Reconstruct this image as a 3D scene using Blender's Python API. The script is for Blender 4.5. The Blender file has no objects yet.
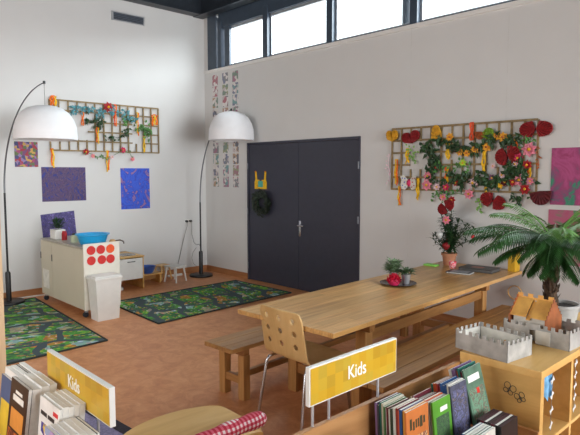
import bpy, bmesh, math, random
from mathutils import Vector, Matrix, Euler, noise
PI = math.pi
S = bpy.context.scene
COL = S.collection
random.seed(7)

# ------------------------------------------------------------------ camera
CAMP = Vector((8.40, -5.90, 1.80))
cd = bpy.data.cameras.new('camera'); cam = bpy.data.objects.new('camera', cd); COL.objects.link(cam)
cd.sensor_width = 36.0; cd.lens = 36.0 * 554.0 / 580.0
YAW = math.radians(43.7); PITCH = math.atan2(45, 554)
FWD = Vector((-math.cos(YAW) * math.cos(PITCH), math.sin(YAW) * math.cos(PITCH), -math.sin(PITCH)))
cam.location = CAMP; cam.rotation_euler = FWD.to_track_quat('-Z', 'Y').to_euler()
cd.clip_end = 300
S.camera = cam
RGT = FWD.cross(Vector((0, 0, 1))).normalized(); UPV = RGT.cross(FWD)

# ------------------------------------------------------------------ world and light
S.view_settings.view_transform = 'Standard'; S.view_settings.look = 'None'
S.view_settings.gamma = 1.0; S.view_settings.use_curve_mapping = False
S.view_settings.exposure = 0.26
W = bpy.data.worlds.new('overcast_sky'); S.world = W; W.use_nodes = True
bg = W.node_tree.nodes['Background']; bg.inputs[0].default_value = (0.93, 0.965, 1.0, 1); bg.inputs[1].default_value = 1.9


def area(name, loc, target, sx, sy, power, color=(1, 1, 1)):
    l = bpy.data.lights.new(name, 'AREA'); l.shape = 'RECTANGLE'; l.size = sx; l.size_y = sy
    l.energy = power; l.color = color
    o = bpy.data.objects.new(name, l); COL.objects.link(o); o.location = loc
    o.rotation_euler = (Vector(target) - Vector(loc)).to_track_quat('-Z', 'Y').to_euler()
    return o


area('clerestory_daylight', (6.5, 3.8, 7.0), (6.5, -3.0, 1.0), 16, 5.5, 5200, (0.91, 0.955, 1.0))
a_ = area('right_window_daylight', (12.3, -2.6, 2.3), (0.0, -2.3, 1.9), 5.4, 3.0, 125, (0.92, 0.965, 1.0)); a_.data.spread = math.radians(80)
area('rear_fill_light', (4.5, -9.5, 2.6), (2.5, -1.5, 1.6), 6.0, 2.0, 265, (1.0, 0.985, 0.965))  # soft fill added behind the camera; the rear wall has no window


# ------------------------------------------------------------------ helpers
def lin(c):
    def f(v):
        v /= 255.0
        return v / 12.92 if v <= 0.04045 else ((v + 0.055) / 1.055) ** 2.4
    return (f(c[0]), f(c[1]), f(c[2]), 1.0)


def newmat(name):
    m = bpy.data.materials.new(name); m.use_nodes = True
    nt = m.node_tree
    return m, nt, nt.nodes['Principled BSDF'], nt.links


def coords(nt, scale=(1, 1, 1), rot=(0, 0, 0), kind='Object'):
    tc = nt.nodes.new('ShaderNodeTexCoord'); mp = nt.nodes.new('ShaderNodeMapping')
    mp.inputs['Scale'].default_value = scale; mp.inputs['Rotation'].default_value = rot
    nt.links.new(tc.outputs[kind], mp.inputs['Vector'])
    return mp.outputs['Vector']


def ramp(nt, fac, stops, interp='LINEAR'):
    r = nt.nodes.new('ShaderNodeValToRGB'); r.color_ramp.interpolation = interp
    e = r.color_ramp.elements
    while len(e) < len(stops): e.new(0.5)
    for i, (p, c) in enumerate(stops):
        e[i].position = p; e[i].color = lin(c)
    nt.links.new(fac, r.inputs['Fac'])
    return r.outputs['Color']


def noisetex(nt, vec, scale, detail=3, rough=0.5, dist=0.0):
    n = nt.nodes.new('ShaderNodeTexNoise'); n.inputs['Scale'].default_value = scale
    n.inputs['Detail'].default_value = detail; n.inputs['Roughness'].default_value = rough
    n.inputs['Distortion'].default_value = dist
    nt.links.new(vec, n.inputs['Vector'])
    return n


def mat(name, c, rough=0.6, metal=0.0, var=0.06, scale=12, bump=0.0, spec=0.5):
    m, nt, b, L = newmat(name)
    v = coords(nt)
    n = noisetex(nt, v, scale)
    lo = tuple(max(0, x * (1 - var)) for x in c); hi = tuple(min(255, x * (1 + var)) for x in c)
    L.new(ramp(nt, n.outputs['Fac'], [(0.3, lo), (0.7, hi)]), b.inputs['Base Color'])
    b.inputs['Roughness'].default_value = rough; b.inputs['Metallic'].default_value = metal
    b.inputs['Specular IOR Level'].default_value = spec
    if bump:
        bp = nt.nodes.new('ShaderNodeBump'); bp.inputs['Strength'].default_value = bump; bp.inputs['Distance'].default_value = 0.01
        L.new(n.outputs['Fac'], bp.inputs['Height']); L.new(bp.outputs['Normal'], b.inputs['Normal'])
    return m


def wood(name, dark, mid, light, axis='y', rough=0.45, stave=None, grain=9.0):
    """Grain runs along the given axis; stave = (length, width) gives glued staves."""
    m, nt, b, L = newmat(name)
    sc = {'x': (0.6, grain, grain), 'y': (grain, 0.6, grain), 'z': (grain, grain, 0.6)}[axis]
    v = coords(nt, sc)
    n = noisetex(nt, v, 2.2, 5, 0.6, 0.6)
    col = ramp(nt, n.outputs['Fac'], [(0.28, dark), (0.5, mid), (0.75, light)])
    if stave:
        rot = (0, 0, PI / 2) if axis == 'y' else (0, 0, 0)
        v2 = coords(nt, (1, 1, 1), rot)
        br = nt.nodes.new('ShaderNodeTexBrick')
        br.inputs['Scale'].default_value = 1.0; br.inputs['Brick Width'].default_value = stave[0]
        br.inputs['Row Height'].default_value = stave[1]; br.inputs['Mortar Size'].default_value = 0.0012
        br.inputs['Color1'].default_value = (0.80, 0.78, 0.74, 1); br.inputs['Color2'].default_value = (1.12, 1.1, 1.08, 1)
        br.inputs['Mortar'].default_value = (0.45, 0.4, 0.35, 1); br.offset = 0.37
        L.new(v2, br.inputs['Vector'])
        mx = nt.nodes.new('ShaderNodeMix'); mx.data_type = 'RGBA'; mx.blend_type = 'MULTIPLY'; mx.inputs[0].default_value = 0.8
        L.new(col, mx.inputs[6]); L.new(br.outputs['Color'], mx.inputs[7]); col = mx.outputs[2]
    L.new(col, b.inputs['Base Color']); b.inputs['Roughness'].default_value = rough
    return m


class MB:
    """Collects shapes; build() links them as one mesh object."""
    def __init__(s): s.bm = bmesh.new(); s.mi = 0

    def _tag(s, n0):
        s.bm.faces.ensure_lookup_table()
        for f in s.bm.faces[n0:]: f.material_index = s.mi

    def box(s, x0, x1, y0, y1, z0, z1, M=None, bev=0.0):
        n0 = len(s.bm.faces)
        if bev > 0:
            t = bmesh.new(); bmesh.ops.create_cube(t, size=1)
            for v in t.verts: v.co = Vector(((x0 + x1) / 2 + v.co.x * (x1 - x0), (y0 + y1) / 2 + v.co.y * (y1 - y0), (z0 + z1) / 2 + v.co.z * (z1 - z0)))
            bmesh.ops.bevel(t, geom=t.edges[:], offset=bev, segments=2, profile=0.6, affect='EDGES')
            mp = {}
            for v in t.verts: mp[v] = s.bm.verts.new(M @ v.co if M else v.co)
            for f in t.faces: s.bm.faces.new([mp[v] for v in f.verts])
            t.free()
        else:
            c = [Vector((x, y, z)) for z in (z0, z1) for (x, y) in ((x0, y0), (x1, y0), (x1, y1), (x0, y1))]
            if M: c = [M @ p for p in c]
            v = [s.bm.verts.new(p) for p in c]
            for q in ((3, 2, 1, 0), (4, 5, 6, 7), (0, 1, 5, 4), (1, 2, 6, 5), (2, 3, 7, 6), (3, 0, 4, 7)):
                s.bm.faces.new([v[i] for i in q])
        s._tag(n0); return s

    def tube(s, pts, r, n=10, cap=True):
        n0 = len(s.bm.faces)
        pts = [Vector(p) for p in pts]
        rs = r if isinstance(r, (list, tuple)) else [r] * len(pts)
        rings = []; prev = None
        for i, p in enumerate(pts):
            d = (pts[min(i + 1, len(pts) - 1)] - pts[max(i - 1, 0)]).normalized()
            if prev is None:
                a = d.cross(Vector((0, 0, 1)))
                if a.length < 1e-3: a = d.cross(Vector((1, 0, 0)))
            else: a = prev - d * prev.dot(d)
            a.normalize(); prev = a; b = d.cross(a)
            rings.append([s.bm.verts.new(p + (a * math.cos(2 * PI * k / n) + b * math.sin(2 * PI * k / n)) * rs[i]) for k in range(n)])
        for A, B in zip(rings, rings[1:]):
            for k in range(n): s.bm.faces.new((A[k], A[(k + 1) % n], B[(k + 1) % n], B[k]))
        if cap:
            s.bm.faces.new(rings[0][::-1]); s.bm.faces.new(rings[-1])
        s._tag(n0); return s

    def lathe(s, prof, c=(0, 0, 0), n=32, sx=1, sy=1, wob=0):
        """prof: list of (r, z); r=0 closes the shape."""
        n0 = len(s.bm.faces); c = Vector(c); rings = []
        for r, z in prof:
            if r < 1e-6: rings.append([s.bm.verts.new(c + Vector((0, 0, z)))])
            else: rings.append([s.bm.verts.new(c + Vector((math.cos(2 * PI * k / n) * r * sx, math.sin(2 * PI * k / n) * r * sy, z))) for k in range(n)])
        for A, B in zip(rings, rings[1:]):
            for k in range(n):
                k2 = (k + 1) % n
                if len(A) == 1 and len(B) > 1: s.bm.faces.new((A[0], B[k2], B[k]))
                elif len(B) == 1 and len(A) > 1: s.bm.faces.new((A[k], A[k2], B[0]))
                elif len(A) > 1: s.bm.faces.new((A[k], A[k2], B[k2], B[k]))
        s._tag(n0); return s

    def prism(s, poly, M, t):
        """poly of (u, v) in the plane of M (local xy), thickness t along local z."""
        n0 = len(s.bm.faces)
        a = [s.bm.verts.new(M @ Vector((u, v, 0))) for u, v in poly]; b = [s.bm.verts.new(M @ Vector((u, v, t))) for u, v in poly]
        s.bm.faces.new(a[::-1]); s.bm.faces.new(b)
        for i in range(len(a)):
            j = (i + 1) % len(a); s.bm.faces.new((a[i], a[j], b[j], b[i]))
        s._tag(n0); return s

    def leaf(s, base, d, up, L, w, fold=0.25, droop=0.2):
        n0 = len(s.bm.faces)
        base = Vector(base); d = Vector(d).normalized(); up = Vector(up)
        sd = d.cross(up)
        if sd.length < 1e-3: sd = d.cross(Vector((1, 0.2, 0)))
        sd.normalize(); nn = sd.cross(d).normalized()
        m = base + d * L * 0.45; tip = base + d * L - nn * L * droop
        v = [s.bm.verts.new(p) for p in (base, m + sd * w / 2 + nn * w * fold, tip, m - sd * w / 2 + nn * w * fold, m)]
        s.bm.faces.new((v[0], v[4], v[1])); s.bm.faces.new((v[4], v[2], v[1]))
        s.bm.faces.new((v[0], v[3], v[4])); s.bm.faces.new((v[4], v[3], v[2]))
        s._tag(n0); return s

    def build(s, name, mats, parent=None, smooth=False, loc=None, recalc=True):
        if recalc: bmesh.ops.recalc_face_normals(s.bm, faces=s.bm.faces[:])
        me = bpy.data.meshes.new(name); s.bm.to_mesh(me); s.bm.free()
        for m in (mats if isinstance(mats, (list, tuple)) else [mats]): me.materials.append(m)
        if smooth:
            me.polygons.foreach_set('use_smooth', [True] * len(me.polygons))
            try: me.set_sharp_from_angle(angle=math.radians(40))
            except Exception: pass
        o = bpy.data.objects.new(name, me); COL.objects.link(o)
        if parent: o.parent = parent
        if loc: o.location = loc
        return o


def tag(o, label, cat, group=None, kind=None):
    o['label'] = label; o['category'] = cat
    if group: o['group'] = group
    if kind: o['kind'] = kind
    return o


def thing(name, label, cat, loc=(0, 0, 0), rz=0.0, group=None):
    o = bpy.data.objects.new(name, None); COL.objects.link(o)
    o.location = loc; o.rotation_euler = (0, 0, rz); o.empty_display_size = 0.1
    return tag(o, label, cat, group)


def struct(o): o['kind'] = 'structure'; return o


def dup(root, loc, rz, label, group=None):
    r = root.copy(); COL.objects.link(r); r.location = loc; r.rotation_euler = (0, 0, rz)
    r['label'] = label
    if group: r['group'] = group
    for ch in list(root.children):
        c = ch.copy(); COL.objects.link(c); c.parent = r
        for g in ch.children:
            d = g.copy(); COL.objects.link(d); d.parent = c
    return r


def T(x, y, z): return Matrix.Translation((x, y, z))
def R(a, ax): return Matrix.Rotation(a, 4, ax)


def wb(u, v, off=0.0):
    """point of the right-hand wall seen at (u, v), off = distance in front of it"""
    d = FWD + RGT * ((u - 290) / 554) + UPV * ((217.5 - v) / 554)
    return CAMP + d * ((-off - CAMP.y) / d.y)


def wa(u, v, off=0.0):
    d = FWD + RGT * ((u - 290) / 554) + UPV * ((217.5 - v) / 554)
    return CAMP + d * ((off - CAMP.x) / d.x)


ORD = ['first', 'second', 'third', 'fourth', 'fifth', 'sixth', 'seventh', 'eighth', 'ninth', 'tenth', 'eleventh', 'twelfth', 'thirteenth', 'fourteenth']

# ------------------------------------------------------------------ materials
M = {}
M['wall'] = mat('white_wall_paint', (212, 211, 209), 0.75, var=0.006, scale=3)
M['sill'] = mat('sill_paint', (228, 226, 222), 0.6, var=0.01)
M['steel'] = mat('dark_painted_steel', (44, 50, 58), 0.38, var=0.08, spec=0.6)
M['frame'] = mat('anthracite_window_frame', (62, 74, 88), 0.35, var=0.05)
M['deck'] = mat('dark_roof_deck', (40, 40, 42), 0.6)
M['door'] = mat('anthracite_door', (54, 55, 69), 0.45, var=0.03)
M['black'] = mat('black_plastic', (22, 22, 24), 0.4)
M['blackmetal'] = mat('black_metal', (20, 20, 22), 0.35, var=0.05)
M['chrome'] = mat('brushed_chrome', (200, 202, 206), 0.25, metal=1.0, var=0.03)
M['silver'] = mat('silver_paint', (190, 192, 196), 0.35, metal=0.6, var=0.03)
M['whitep'] = mat('white_plastic', (226, 225, 220), 0.45, var=0.015)
M['cream'] = mat('cream_laminate', (203, 195, 174), 0.5, var=0.012, scale=3)
M['creamlight'] = mat('pale_cream_panel', (224, 219, 206), 0.5, var=0.02)
M['red'] = mat('red_disc', (205, 40, 36), 0.5, var=0.05)
M['orangered'] = mat('orange_disc', (232, 84, 30), 0.5, var=0.05)
M['paper'] = mat('book_pages', (234, 231, 224), 0.8, var=0.02, scale=60)
M['base'] = wood('baseboard_wood', (150, 98, 60), (170, 115, 72), (186, 130, 84), 'y')
M['basex'] = wood('baseboard_wood_x', (150, 98, 60), (170, 115, 72), (186, 130, 84), 'x')
M['tabletop'] = wood('oiled_oak_staves', (172, 124, 68), (206, 158, 96), (226, 184, 122), 'y', 0.32, (0.75, 0.075))
M['oak_z'] = wood('oak_upright', (146, 100, 52), (176, 128, 74), (196, 150, 92), 'z', 0.45)
M['oak_y'] = wood('oak_rail', (142, 96, 50), (172, 124, 70), (192, 144, 88), 'y', 0.45, (0.9, 0.11))
M['oak_x'] = wood('oak_cross', (138, 92, 48), (166, 116, 66), (186, 138, 84), 'x', 0.45)
M['birch'] = wood('birch_veneer', (206, 156, 88), (224, 178, 106), (236, 194, 124), 'y', 0.4, grain=4)
M['birch_x'] = wood('birch_veneer_x', (200, 154, 88), (218, 174, 104), (230, 188, 122), 'x', 0.4, grain=4)
M['binwood'] = wood('beech_bin', (156, 106, 60), (180, 128, 78), (196, 146, 94), 'y', 0.5, grain=5)
M['ply'] = wood('chair_plywood', (196, 156, 98), (210, 172, 114), (220, 184, 128), 'z', 0.4, grain=3)
M['lath'] = mat('weathered_lath', (138, 118, 84), 0.8, var=0.15, scale=20)
M['lampwhite'] = mat('white_lamp_fabric', (236, 236, 238), 0.7, var=0.01)
M['terracotta'] = mat('terracotta', (172, 116, 84), 0.8)
M['bark'] = mat('palm_bark', (64, 48, 34), 0.95, var=0.35, scale=40, bump=0.8)
M['soil'] = mat('potting_soil', (38, 30, 24), 0.95, var=0.3, scale=60)
M['leafdark'] = mat('dark_green_leaf', (38, 66, 34), 0.5, var=0.25, scale=9)
M['leafmid'] = mat('mid_green_leaf', (72, 120, 56), 0.5, var=0.25, scale=9)
M['leaflight'] = mat('light_green_leaf', (120, 168, 74), 0.5, var=0.2, scale=9)
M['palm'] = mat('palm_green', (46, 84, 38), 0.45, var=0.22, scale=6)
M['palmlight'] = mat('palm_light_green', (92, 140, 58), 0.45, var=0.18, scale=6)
M['teal'] = mat('teal_leaf', (84, 138, 146), 0.7, var=0.25, scale=30)
M['fred'] = mat('red_petal', (166, 20, 30), 0.6, var=0.15, scale=30)
M['maroon'] = mat('maroon_paper', (128, 16, 22), 0.75, var=0.15, scale=40)
M['darkmaroon'] = mat('dark_maroon_paper', (84, 12, 20), 0.75, var=0.15, scale=40)
M['ochre'] = mat('ochre_paper', (204, 150, 32), 0.75, var=0.1, scale=30)
M['pink'] = mat('pink_petal', (232, 138, 158), 0.7, var=0.12, scale=30)
M['palepink'] = mat('pale_pink_petal', (226, 196, 204), 0.7, var=0.1, scale=30)
M['magenta'] = mat('magenta_petal', (204, 44, 92), 0.6, var=0.12, scale=30)
M['orange'] = mat('orange_crepe', (238, 112, 24), 0.75, var=0.1, scale=30)
M['yellow'] = mat('yellow_crepe', (240, 186, 30), 0.75, var=0.1, scale=30)
M['lime'] = mat('lime_petal', (186, 216, 70), 0.7, var=0.1)
M['rust'] = mat('rust_paper', (150, 76, 34), 0.8, var=0.2, scale=30)
M['blue'] = mat('blue_plastic', (34, 158, 214), 0.35, var=0.03)
M['royal'] = mat('blue_bowl_plastic', (58, 96, 178), 0.4, var=0.05)
M['grey'] = mat('grey_rim', (150, 148, 144), 0.5)
M['foilgrey'] = mat('painted_silver_card', (170, 167, 162), 0.5, metal=0.1, var=0.12, scale=14)
M['cardwhite'] = mat('white_card', (214, 210, 200), 0.7, var=0.06, scale=14)
M['copper'] = mat('copper_card', (250, 176, 96), 0.36, metal=0.2, var=0.12, scale=14)
M['copperdark'] = mat('brown_copper_card', (168, 100, 62), 0.45, metal=0.4, var=0.15, scale=14)
M['mirror'] = mat('sink_steel', (170, 168, 164), 0.25, metal=0.9)
M['cork'] = mat('cork', (190, 150, 100), 0.8)
M['exterior'] = mat('pale_pink_render', (250, 232, 234), 0.8, var=0.01)
M['lightblue'] = mat('light_blue_cloth', (120, 176, 214), 0.8, var=0.1, scale=30)
M['matpurple'] = mat('purple_grey_mat', (138, 130, 162), 0.95, var=0.15, scale=80)
M['matdark'] = mat('dark_mat_border', (50, 44, 54), 0.95, var=0.15, scale=80)


def floor_mat():
    m, nt, b, L = newmat('orange_marbled_linoleum')
    v = coords(nt, (1, 1, 1))
    n1 = noisetex(nt, v, 7.0, 9, 0.72, 0.9)
    c = ramp(nt, n1.outputs['Fac'], [(0.32, (190, 122, 76)), (0.5, (208, 141, 92)), (0.68, (222, 158, 110))])
    L.new(c, b.inputs['Base Color']); b.inputs['Roughness'].default_value = 0.42; b.inputs['Specular IOR Level'].default_value = 0.35
    return m


def glass_mat():
    m = bpy.data.materials.new('window_glass'); m.use_nodes = True; nt = m.node_tree; nt.nodes.clear()
    o = nt.nodes.new('ShaderNodeOutputMaterial'); t = nt.nodes.new('ShaderNodeBsdfTransparent'); g = nt.nodes.new('ShaderNodeBsdfGlossy')
    g.inputs['Roughness'].default_value = 0.03; t.inputs['Color'].default_value = (0.95, 0.98, 0.98, 1)
    mx = nt.nodes.new('ShaderNodeMixShader'); mx.inputs[0].default_value = 0.035; nt.links.new(t.outputs[0], mx.inputs[1]); nt.links.new(g.outputs[0], mx.inputs[2])
    nt.links.new(mx.outputs[0], o.inputs[0])
    return m


def road_rug_mat(name, rot, seed):
    """town play mat: dark roads, green fields, orange and grey blocks"""
    m, nt, b, L = newmat(name)
    v = coords(nt, (1, 1, 1), (0, 0, rot + 0.30))
    vo = nt.nodes.new('ShaderNodeTexVoronoi'); vo.distance = 'MANHATTAN'; vo.inputs['Scale'].default_value = 6.0; vo.inputs['Randomness'].default_value = 0.9
    mp = nt.nodes.new('ShaderNodeMapping'); mp.inputs['Location'].default_value = (seed, seed * .7, 0.3); mp.inputs['Scale'].default_value = (1.0, 1.5, 1)
    L.new(v, mp.inputs['Vector']); L.new(mp.outputs[0], vo.inputs['Vector'])
    sep = nt.nodes.new('ShaderNodeSeparateColor'); L.new(vo.outputs['Color'], sep.inputs[0])
    fields = ramp(nt, sep.outputs[0], [(0.0, (71, 104, 78)), (0.18, (92, 169, 69)), (0.36, (83, 97, 97)), (0.50, (127, 193, 76)), (0.58, (235, 141, 66)), (0.66, (85, 97, 101)), (0.78, (104, 176, 71)), (0.86, (211, 181, 169)), (0.93, (181, 211, 228))], 'CONSTANT')
    v3 = nt.nodes.new('ShaderNodeTexVoronoi'); v3.inputs['Scale'].default_value = 26; L.new(mp.outputs[0], v3.inputs['Vector'])
    s3 = nt.nodes.new('ShaderNodeSeparateColor'); L.new(v3.outputs['Color'], s3.inputs[0])
    small = ramp(nt, s3.outputs[0], [(0, (64, 113, 69)), (0.3, (104, 176, 71)), (0.5, (73, 85, 87)), (0.72, (235, 211, 80)), (0.78, (87, 153, 71)), (0.9, (235, 132, 92)), (0.95, (211, 225, 235))], 'CONSTANT')
    mx = nt.nodes.new('ShaderNodeMix'); mx.data_type = 'RGBA'; mx.inputs[0].default_value = 0.5
    L.new(fields, mx.inputs[6]); L.new(small, mx.inputs[7])
    br = nt.nodes.new('ShaderNodeTexBrick'); br.inputs['Scale'].default_value = 1.0; br.inputs['Brick Width'].default_value = 0.42; br.inputs['Row Height'].default_value = 0.3
    br.inputs['Mortar Size'].default_value = 0.028; br.inputs['Mortar Smooth'].default_value = 0.0; br.offset = 0.33
    ds = nt.nodes.new('ShaderNodeMix'); ds.data_type = 'VECTOR'; ds.inputs[0].default_value = 0.30
    nz = noisetex(nt, v, 2.0, 1); L.new(v, ds.inputs[4]); L.new(nz.outputs['Color'], ds.inputs[5]); L.new(ds.outputs[1], br.inputs['Vector'])
    m2 = nt.nodes.new('ShaderNodeMix'); m2.data_type = 'RGBA'; L.new(br.outputs['Fac'], m2.inputs[0])
    L.new(mx.outputs[2], m2.inputs[6]); m2.inputs[7].default_value = lin((80, 92, 96))
    L.new(m2.outputs[2], b.inputs['Base Color']); b.inputs['Roughness'].default_value = 0.95; b.inputs['Specular IOR Level'].default_value = 0.1
    return m


def paint_mat(name, stops, scale=8, dist=2.0, kind='noise', shift=0.0, squash=(1, 1, 1)):
    m, nt, b, L = newmat(name)
    v = coords(nt, squash)
    v.node.inputs['Location'].default_value = (shift, shift * 1.7, shift * 0.6)
    if kind == 'noise': f = noisetex(nt, v, scale, 5, 0.65, dist).outputs['Fac']
    else:
        vo = nt.nodes.new('ShaderNodeTexVoronoi'); vo.inputs['Scale'].default_value = scale; L.new(v, vo.inputs['Vector'])
        sp = nt.nodes.new('ShaderNodeSeparateColor'); L.new(vo.outputs['Color'], sp.inputs[0]); f = sp.outputs[0]
    L.new(ramp(nt, f, stops, 'LINEAR' if kind == 'noise' else 'CONSTANT'), b.inputs['Base Color'])
    b.inputs['Roughness'].default_value = 0.6
    return m


def patch_mat(name):
    """sign face: square patches of slightly different yellows"""
    m, nt, b, L = newmat(name)
    v = coords(nt)
    sn = nt.nodes.new('ShaderNodeVectorMath'); sn.operation = 'SNAP'; sn.inputs[1].default_value = (0.052, 0.052, 0.052)
    L.new(v, sn.inputs[0])
    wn = nt.nodes.new('ShaderNodeTexWhiteNoise'); L.new(sn.outputs[0], wn.inputs['Vector'])
    L.new(ramp(nt, wn.outputs['Value'], [(0.0, (196, 150, 28)), (0.35, (206, 164, 42)), (0.7, (190, 160, 52)), (1.0, (184, 140, 28))]), b.inputs['Base Color'])
    b.inputs['Roughness'].default_value = 0.35
    return m


def gingham_mat():
    m, nt, b, L = newmat('red_gingham')
    v = coords(nt, (42, 42, 42))
    c = nt.nodes.new('ShaderNodeTexChecker'); c.inputs['Scale'].default_value = 1.0
    sp = nt.nodes.new('ShaderNodeSeparateXYZ'); L.new(v, sp.inputs[0])
    outs = []
    for k in (1, 2):
        fr = nt.nodes.new('ShaderNodeMath'); fr.operation = 'FRACT'; L.new(sp.outputs[k], fr.inputs[0])
        gt = nt.nodes.new('ShaderNodeMath'); gt.operation = 'GREATER_THAN'; gt.inputs[1].default_value = 0.5; L.new(fr.outputs[0], gt.inputs[0]); outs.append(gt)
    ad = nt.nodes.new('ShaderNodeMath'); ad.operation = 'ADD'; L.new(outs[0].outputs[0], ad.inputs[0]); L.new(outs[1].outputs[0], ad.inputs[1])
    hf = nt.nodes.new('ShaderNodeMath'); hf.operation = 'MULTIPLY'; hf.inputs[1].default_value = 0.5; L.new(ad.outputs[0], hf.inputs[0])
    L.new(ramp(nt, hf.outputs[0], [(0.0, (232, 214, 214)), (0.5, (206, 90, 108)), (1.0, (176, 22, 50))]), b.inputs['Base Color'])
    b.inputs['Roughness'].default_value = 0.85
    return m


M['floor'] = floor_mat(); M['glass'] = glass_mat(); M['gingham'] = gingham_mat(); M['signface'] = patch_mat('yellow_patch_sign')
M['white'] = mat('white_lettering', (250, 248, 240), 0.5, var=0.0)

# ================================================================== THE SETTING
XR, YR, ZC = 12.5, -9.8, 4.95
struct(MB().box(-0.3, XR, YR, 0.3, -0.2, 0).build('floor', M['floor']))
struct(MB().box(-0.3, 0, YR, 0.3, 0, ZC).build('wall_left', M['wall']))
b = MB()
b.box(0, 1.20, 0, 0.3, 0, 3.56); b.box(3.61, XR, 0, 0.3, 0, 3.56); b.box(1.20, 3.61, 0, 0.3, 2.29, 3.56); b.box(1.20, 3.61, 0.12, 0.3, 0, 2.29)
b.box(0, 0.12, 0.0, 0.3, 3.56, ZC); b.box(0.12, XR, 0.05, 0.3, 4.56, ZC)
struct(b.build('wall_right', M['wall']))
struct(MB().box(XR, XR + 0.2, YR, 0.3, 0, ZC).build('wall_far_right', M['wall']))
struct(MB().box(-0.3, XR + 0.2, YR - 0.2, YR, 0, ZC).build('wall_rear', M['wall']))
struct(MB().box(0.0, XR, -0.02, 0.3, 3.56, 3.61).build('trim_1', M['sill']))
# thin panel joints in the wall
for i, x in enumerate((4.39, 5.62)):
    struct(MB().box(x, x + 0.003, -0.001, 0, 0, 3.56).build('trim_%d' % (i + 2), mat('joint_paint', (204, 202, 199), 0.8)))
# ceiling: ribbed deck plus steel
b = MB(); b.box(-0.3, XR + 0.2, YR - 0.2, 0.3, ZC + 0.06, ZC + 0.3)
for k in range(60): b.box(0.0, XR, -0.12 - k * 0.165, -0.04 - k * 0.165, ZC, ZC + 0.08)
struct(b.build('ceiling', M['deck']))


def ibeam(p0, p1, z0, h, w, label_i):
    b = MB(); p0 = Vector(p0); p1 = Vector(p1); L = (p1 - p0).length
    Mx = T(p0.x, p0.y, 0) @ R(math.atan2((p1 - p0).y, (p1 - p0).x), 'Z')
    b.box(0, L, -w / 2, w / 2, z0, z0 + 0.018, Mx); b.box(0, L, -w / 2, w / 2, z0 + h - 0.018, z0 + h, Mx); b.box(0, L, -0.008, 0.008, z0, z0 + h, Mx)
    return struct(b.build('trim_%d' % label_i, M['steel']))


ibeam((0.11, YR, 0), (0.11, -0.05, 0), 4.53, 0.40, 0.2, 4)
ibeam((0.0, -0.13, 0), (XR, -0.13, 0), 4.52, 0.36, 0.2, 5)
for i, y in enumerate((-2.6, -5.2)):
    ibeam((0.2, y, 0), (XR, y, 0), 4.6, 0.34, 0.16, 6 + i)
# steel column in the corner above the sill
b = MB(); b.box(0.13, 0.37, -0.02, 0.0, 3.61, 4.53); b.box(0.13, 0.37, 0.16, 0.18, 3.61, 4.53); b.box(0.24, 0.256, 0.0, 0.16, 3.61, 4.53)
struct(b.build('trim_8', M['frame']))
# clerestory
mull = [0.62, 1.65, 3.02, 4.41, 5.80, 7.2, 8.6, 10.0, 11.4, 12.45]
fr = MB()
fr.box(0.40, XR, 0.02, 0.14, 4.30, 4.56); fr.box(0.40, XR, 0.06, 0.12, 3.61, 3.645)
fr.box(0.40, 0.50, 0.0, 0.14, 3.61, 4.42); fr.box(0.56, 0.70, 0.03, 0.14, 3.61, 4.42)
w1 = struct(fr.build('window_1', M['frame']))
for i, x in enumerate(mull):
    if i: MB().box(x - 0.055, x + 0.055, 0.0, 0.13, 3.61, 4.42, bev=0.004).build('mullion', M['frame'], w1)
for i in range(len(mull) - 1):
    x0, x1 = mull[i] + 0.06, mull[i + 1] - 0.06
    MB().box(x0, x1, 0.085, 0.091, 3.64, 4.31).build('pane', M['glass'], w1)
    g = MB(); e = 0.03
    g.box(x0, x0 + e, 0.07, 0.11, 3.64, 4.31); g.box(x1 - e, x1, 0.07, 0.11, 3.64, 4.31)
    g.box(x0 + e, x1 - e, 0.07, 0.11, 4.255, 4.31); g.box(x0 + e, x1 - e, 0.07, 0.11, 3.64, 3.66)
    g.build('sash', M['silver'], w1)
tag(MB().tube([(3.96, 0.52, 2.8), (3.96, 0.52, 6.0)], 0.065, 20).build('outdoor_column', M['steel'], smooth=True),
    'dark round steel column standing outside the high windows', 'column')
# doors
d1 = struct(MB().box(1.20, 1.235, -0.012, 0.12, 0, 2.29).box(3.575, 3.61, -0.012, 0.12, 0, 2.29).box(1.235, 3.575, -0.012, 0.12, 2.255, 2.29).build('door_1', M['door']))
MB().box(1.238, 2.403, 0.005, 0.05, 0.006, 2.252, bev=0.002).build('door_leaf', M['door'], d1)
lf = MB().box(2.407, 3.572, 0.005, 0.05, 0.006, 2.252, bev=0.002).build('door_leaf', M['door'], d1)
h = MB().box(2.425, 2.465, -0.006, 0.006, 0.83, 1.07, bev=0.004)
h.tube([(2.445, 0, 1.0), (2.445, -0.055, 1.0), (2.46, -0.06, 1.0), (2.58, -0.06, 1.0)], 0.011, 10)
hd = h.build('door_handle', M['chrome'], lf, smooth=True); hd['label'] = 'brushed steel lever handle on long plate'
for x in (1.222, 3.588):
    for z in (0.25, 1.15, 1.9):
        hg = MB().tube([(x, -0.018, z - 0.05), (x, -0.018, z + 0.05)], 0.011, 8).build('hinge', mat('dull_hinge', (120, 122, 128), .5, metal=.5), d1); hg['label'] = 'silver hinge'
# baseboards
struct(MB().box(0, 0.018, YR, 0, 0, 0.10).build('baseboard_left', M['base']))
struct(MB().box(0.018, 1.20, -0.018, 0, 0, 0.10).build('baseboard_right', M['basex']))
struct(MB().box(3.61, XR, -0.018, 0, 0, 0.10).build('baseboard_far_right', M['basex']))
# pale building across the way
tag(MB().box(-30, 30, 22, 30, -2, 8.6).box(-30, 30, 21.7, 22, 8.2, 8.7).build('neighbouring_building', M['exterior']),
    'pale pinkish flat-roofed building outside beyond the high windows', 'building')
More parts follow.
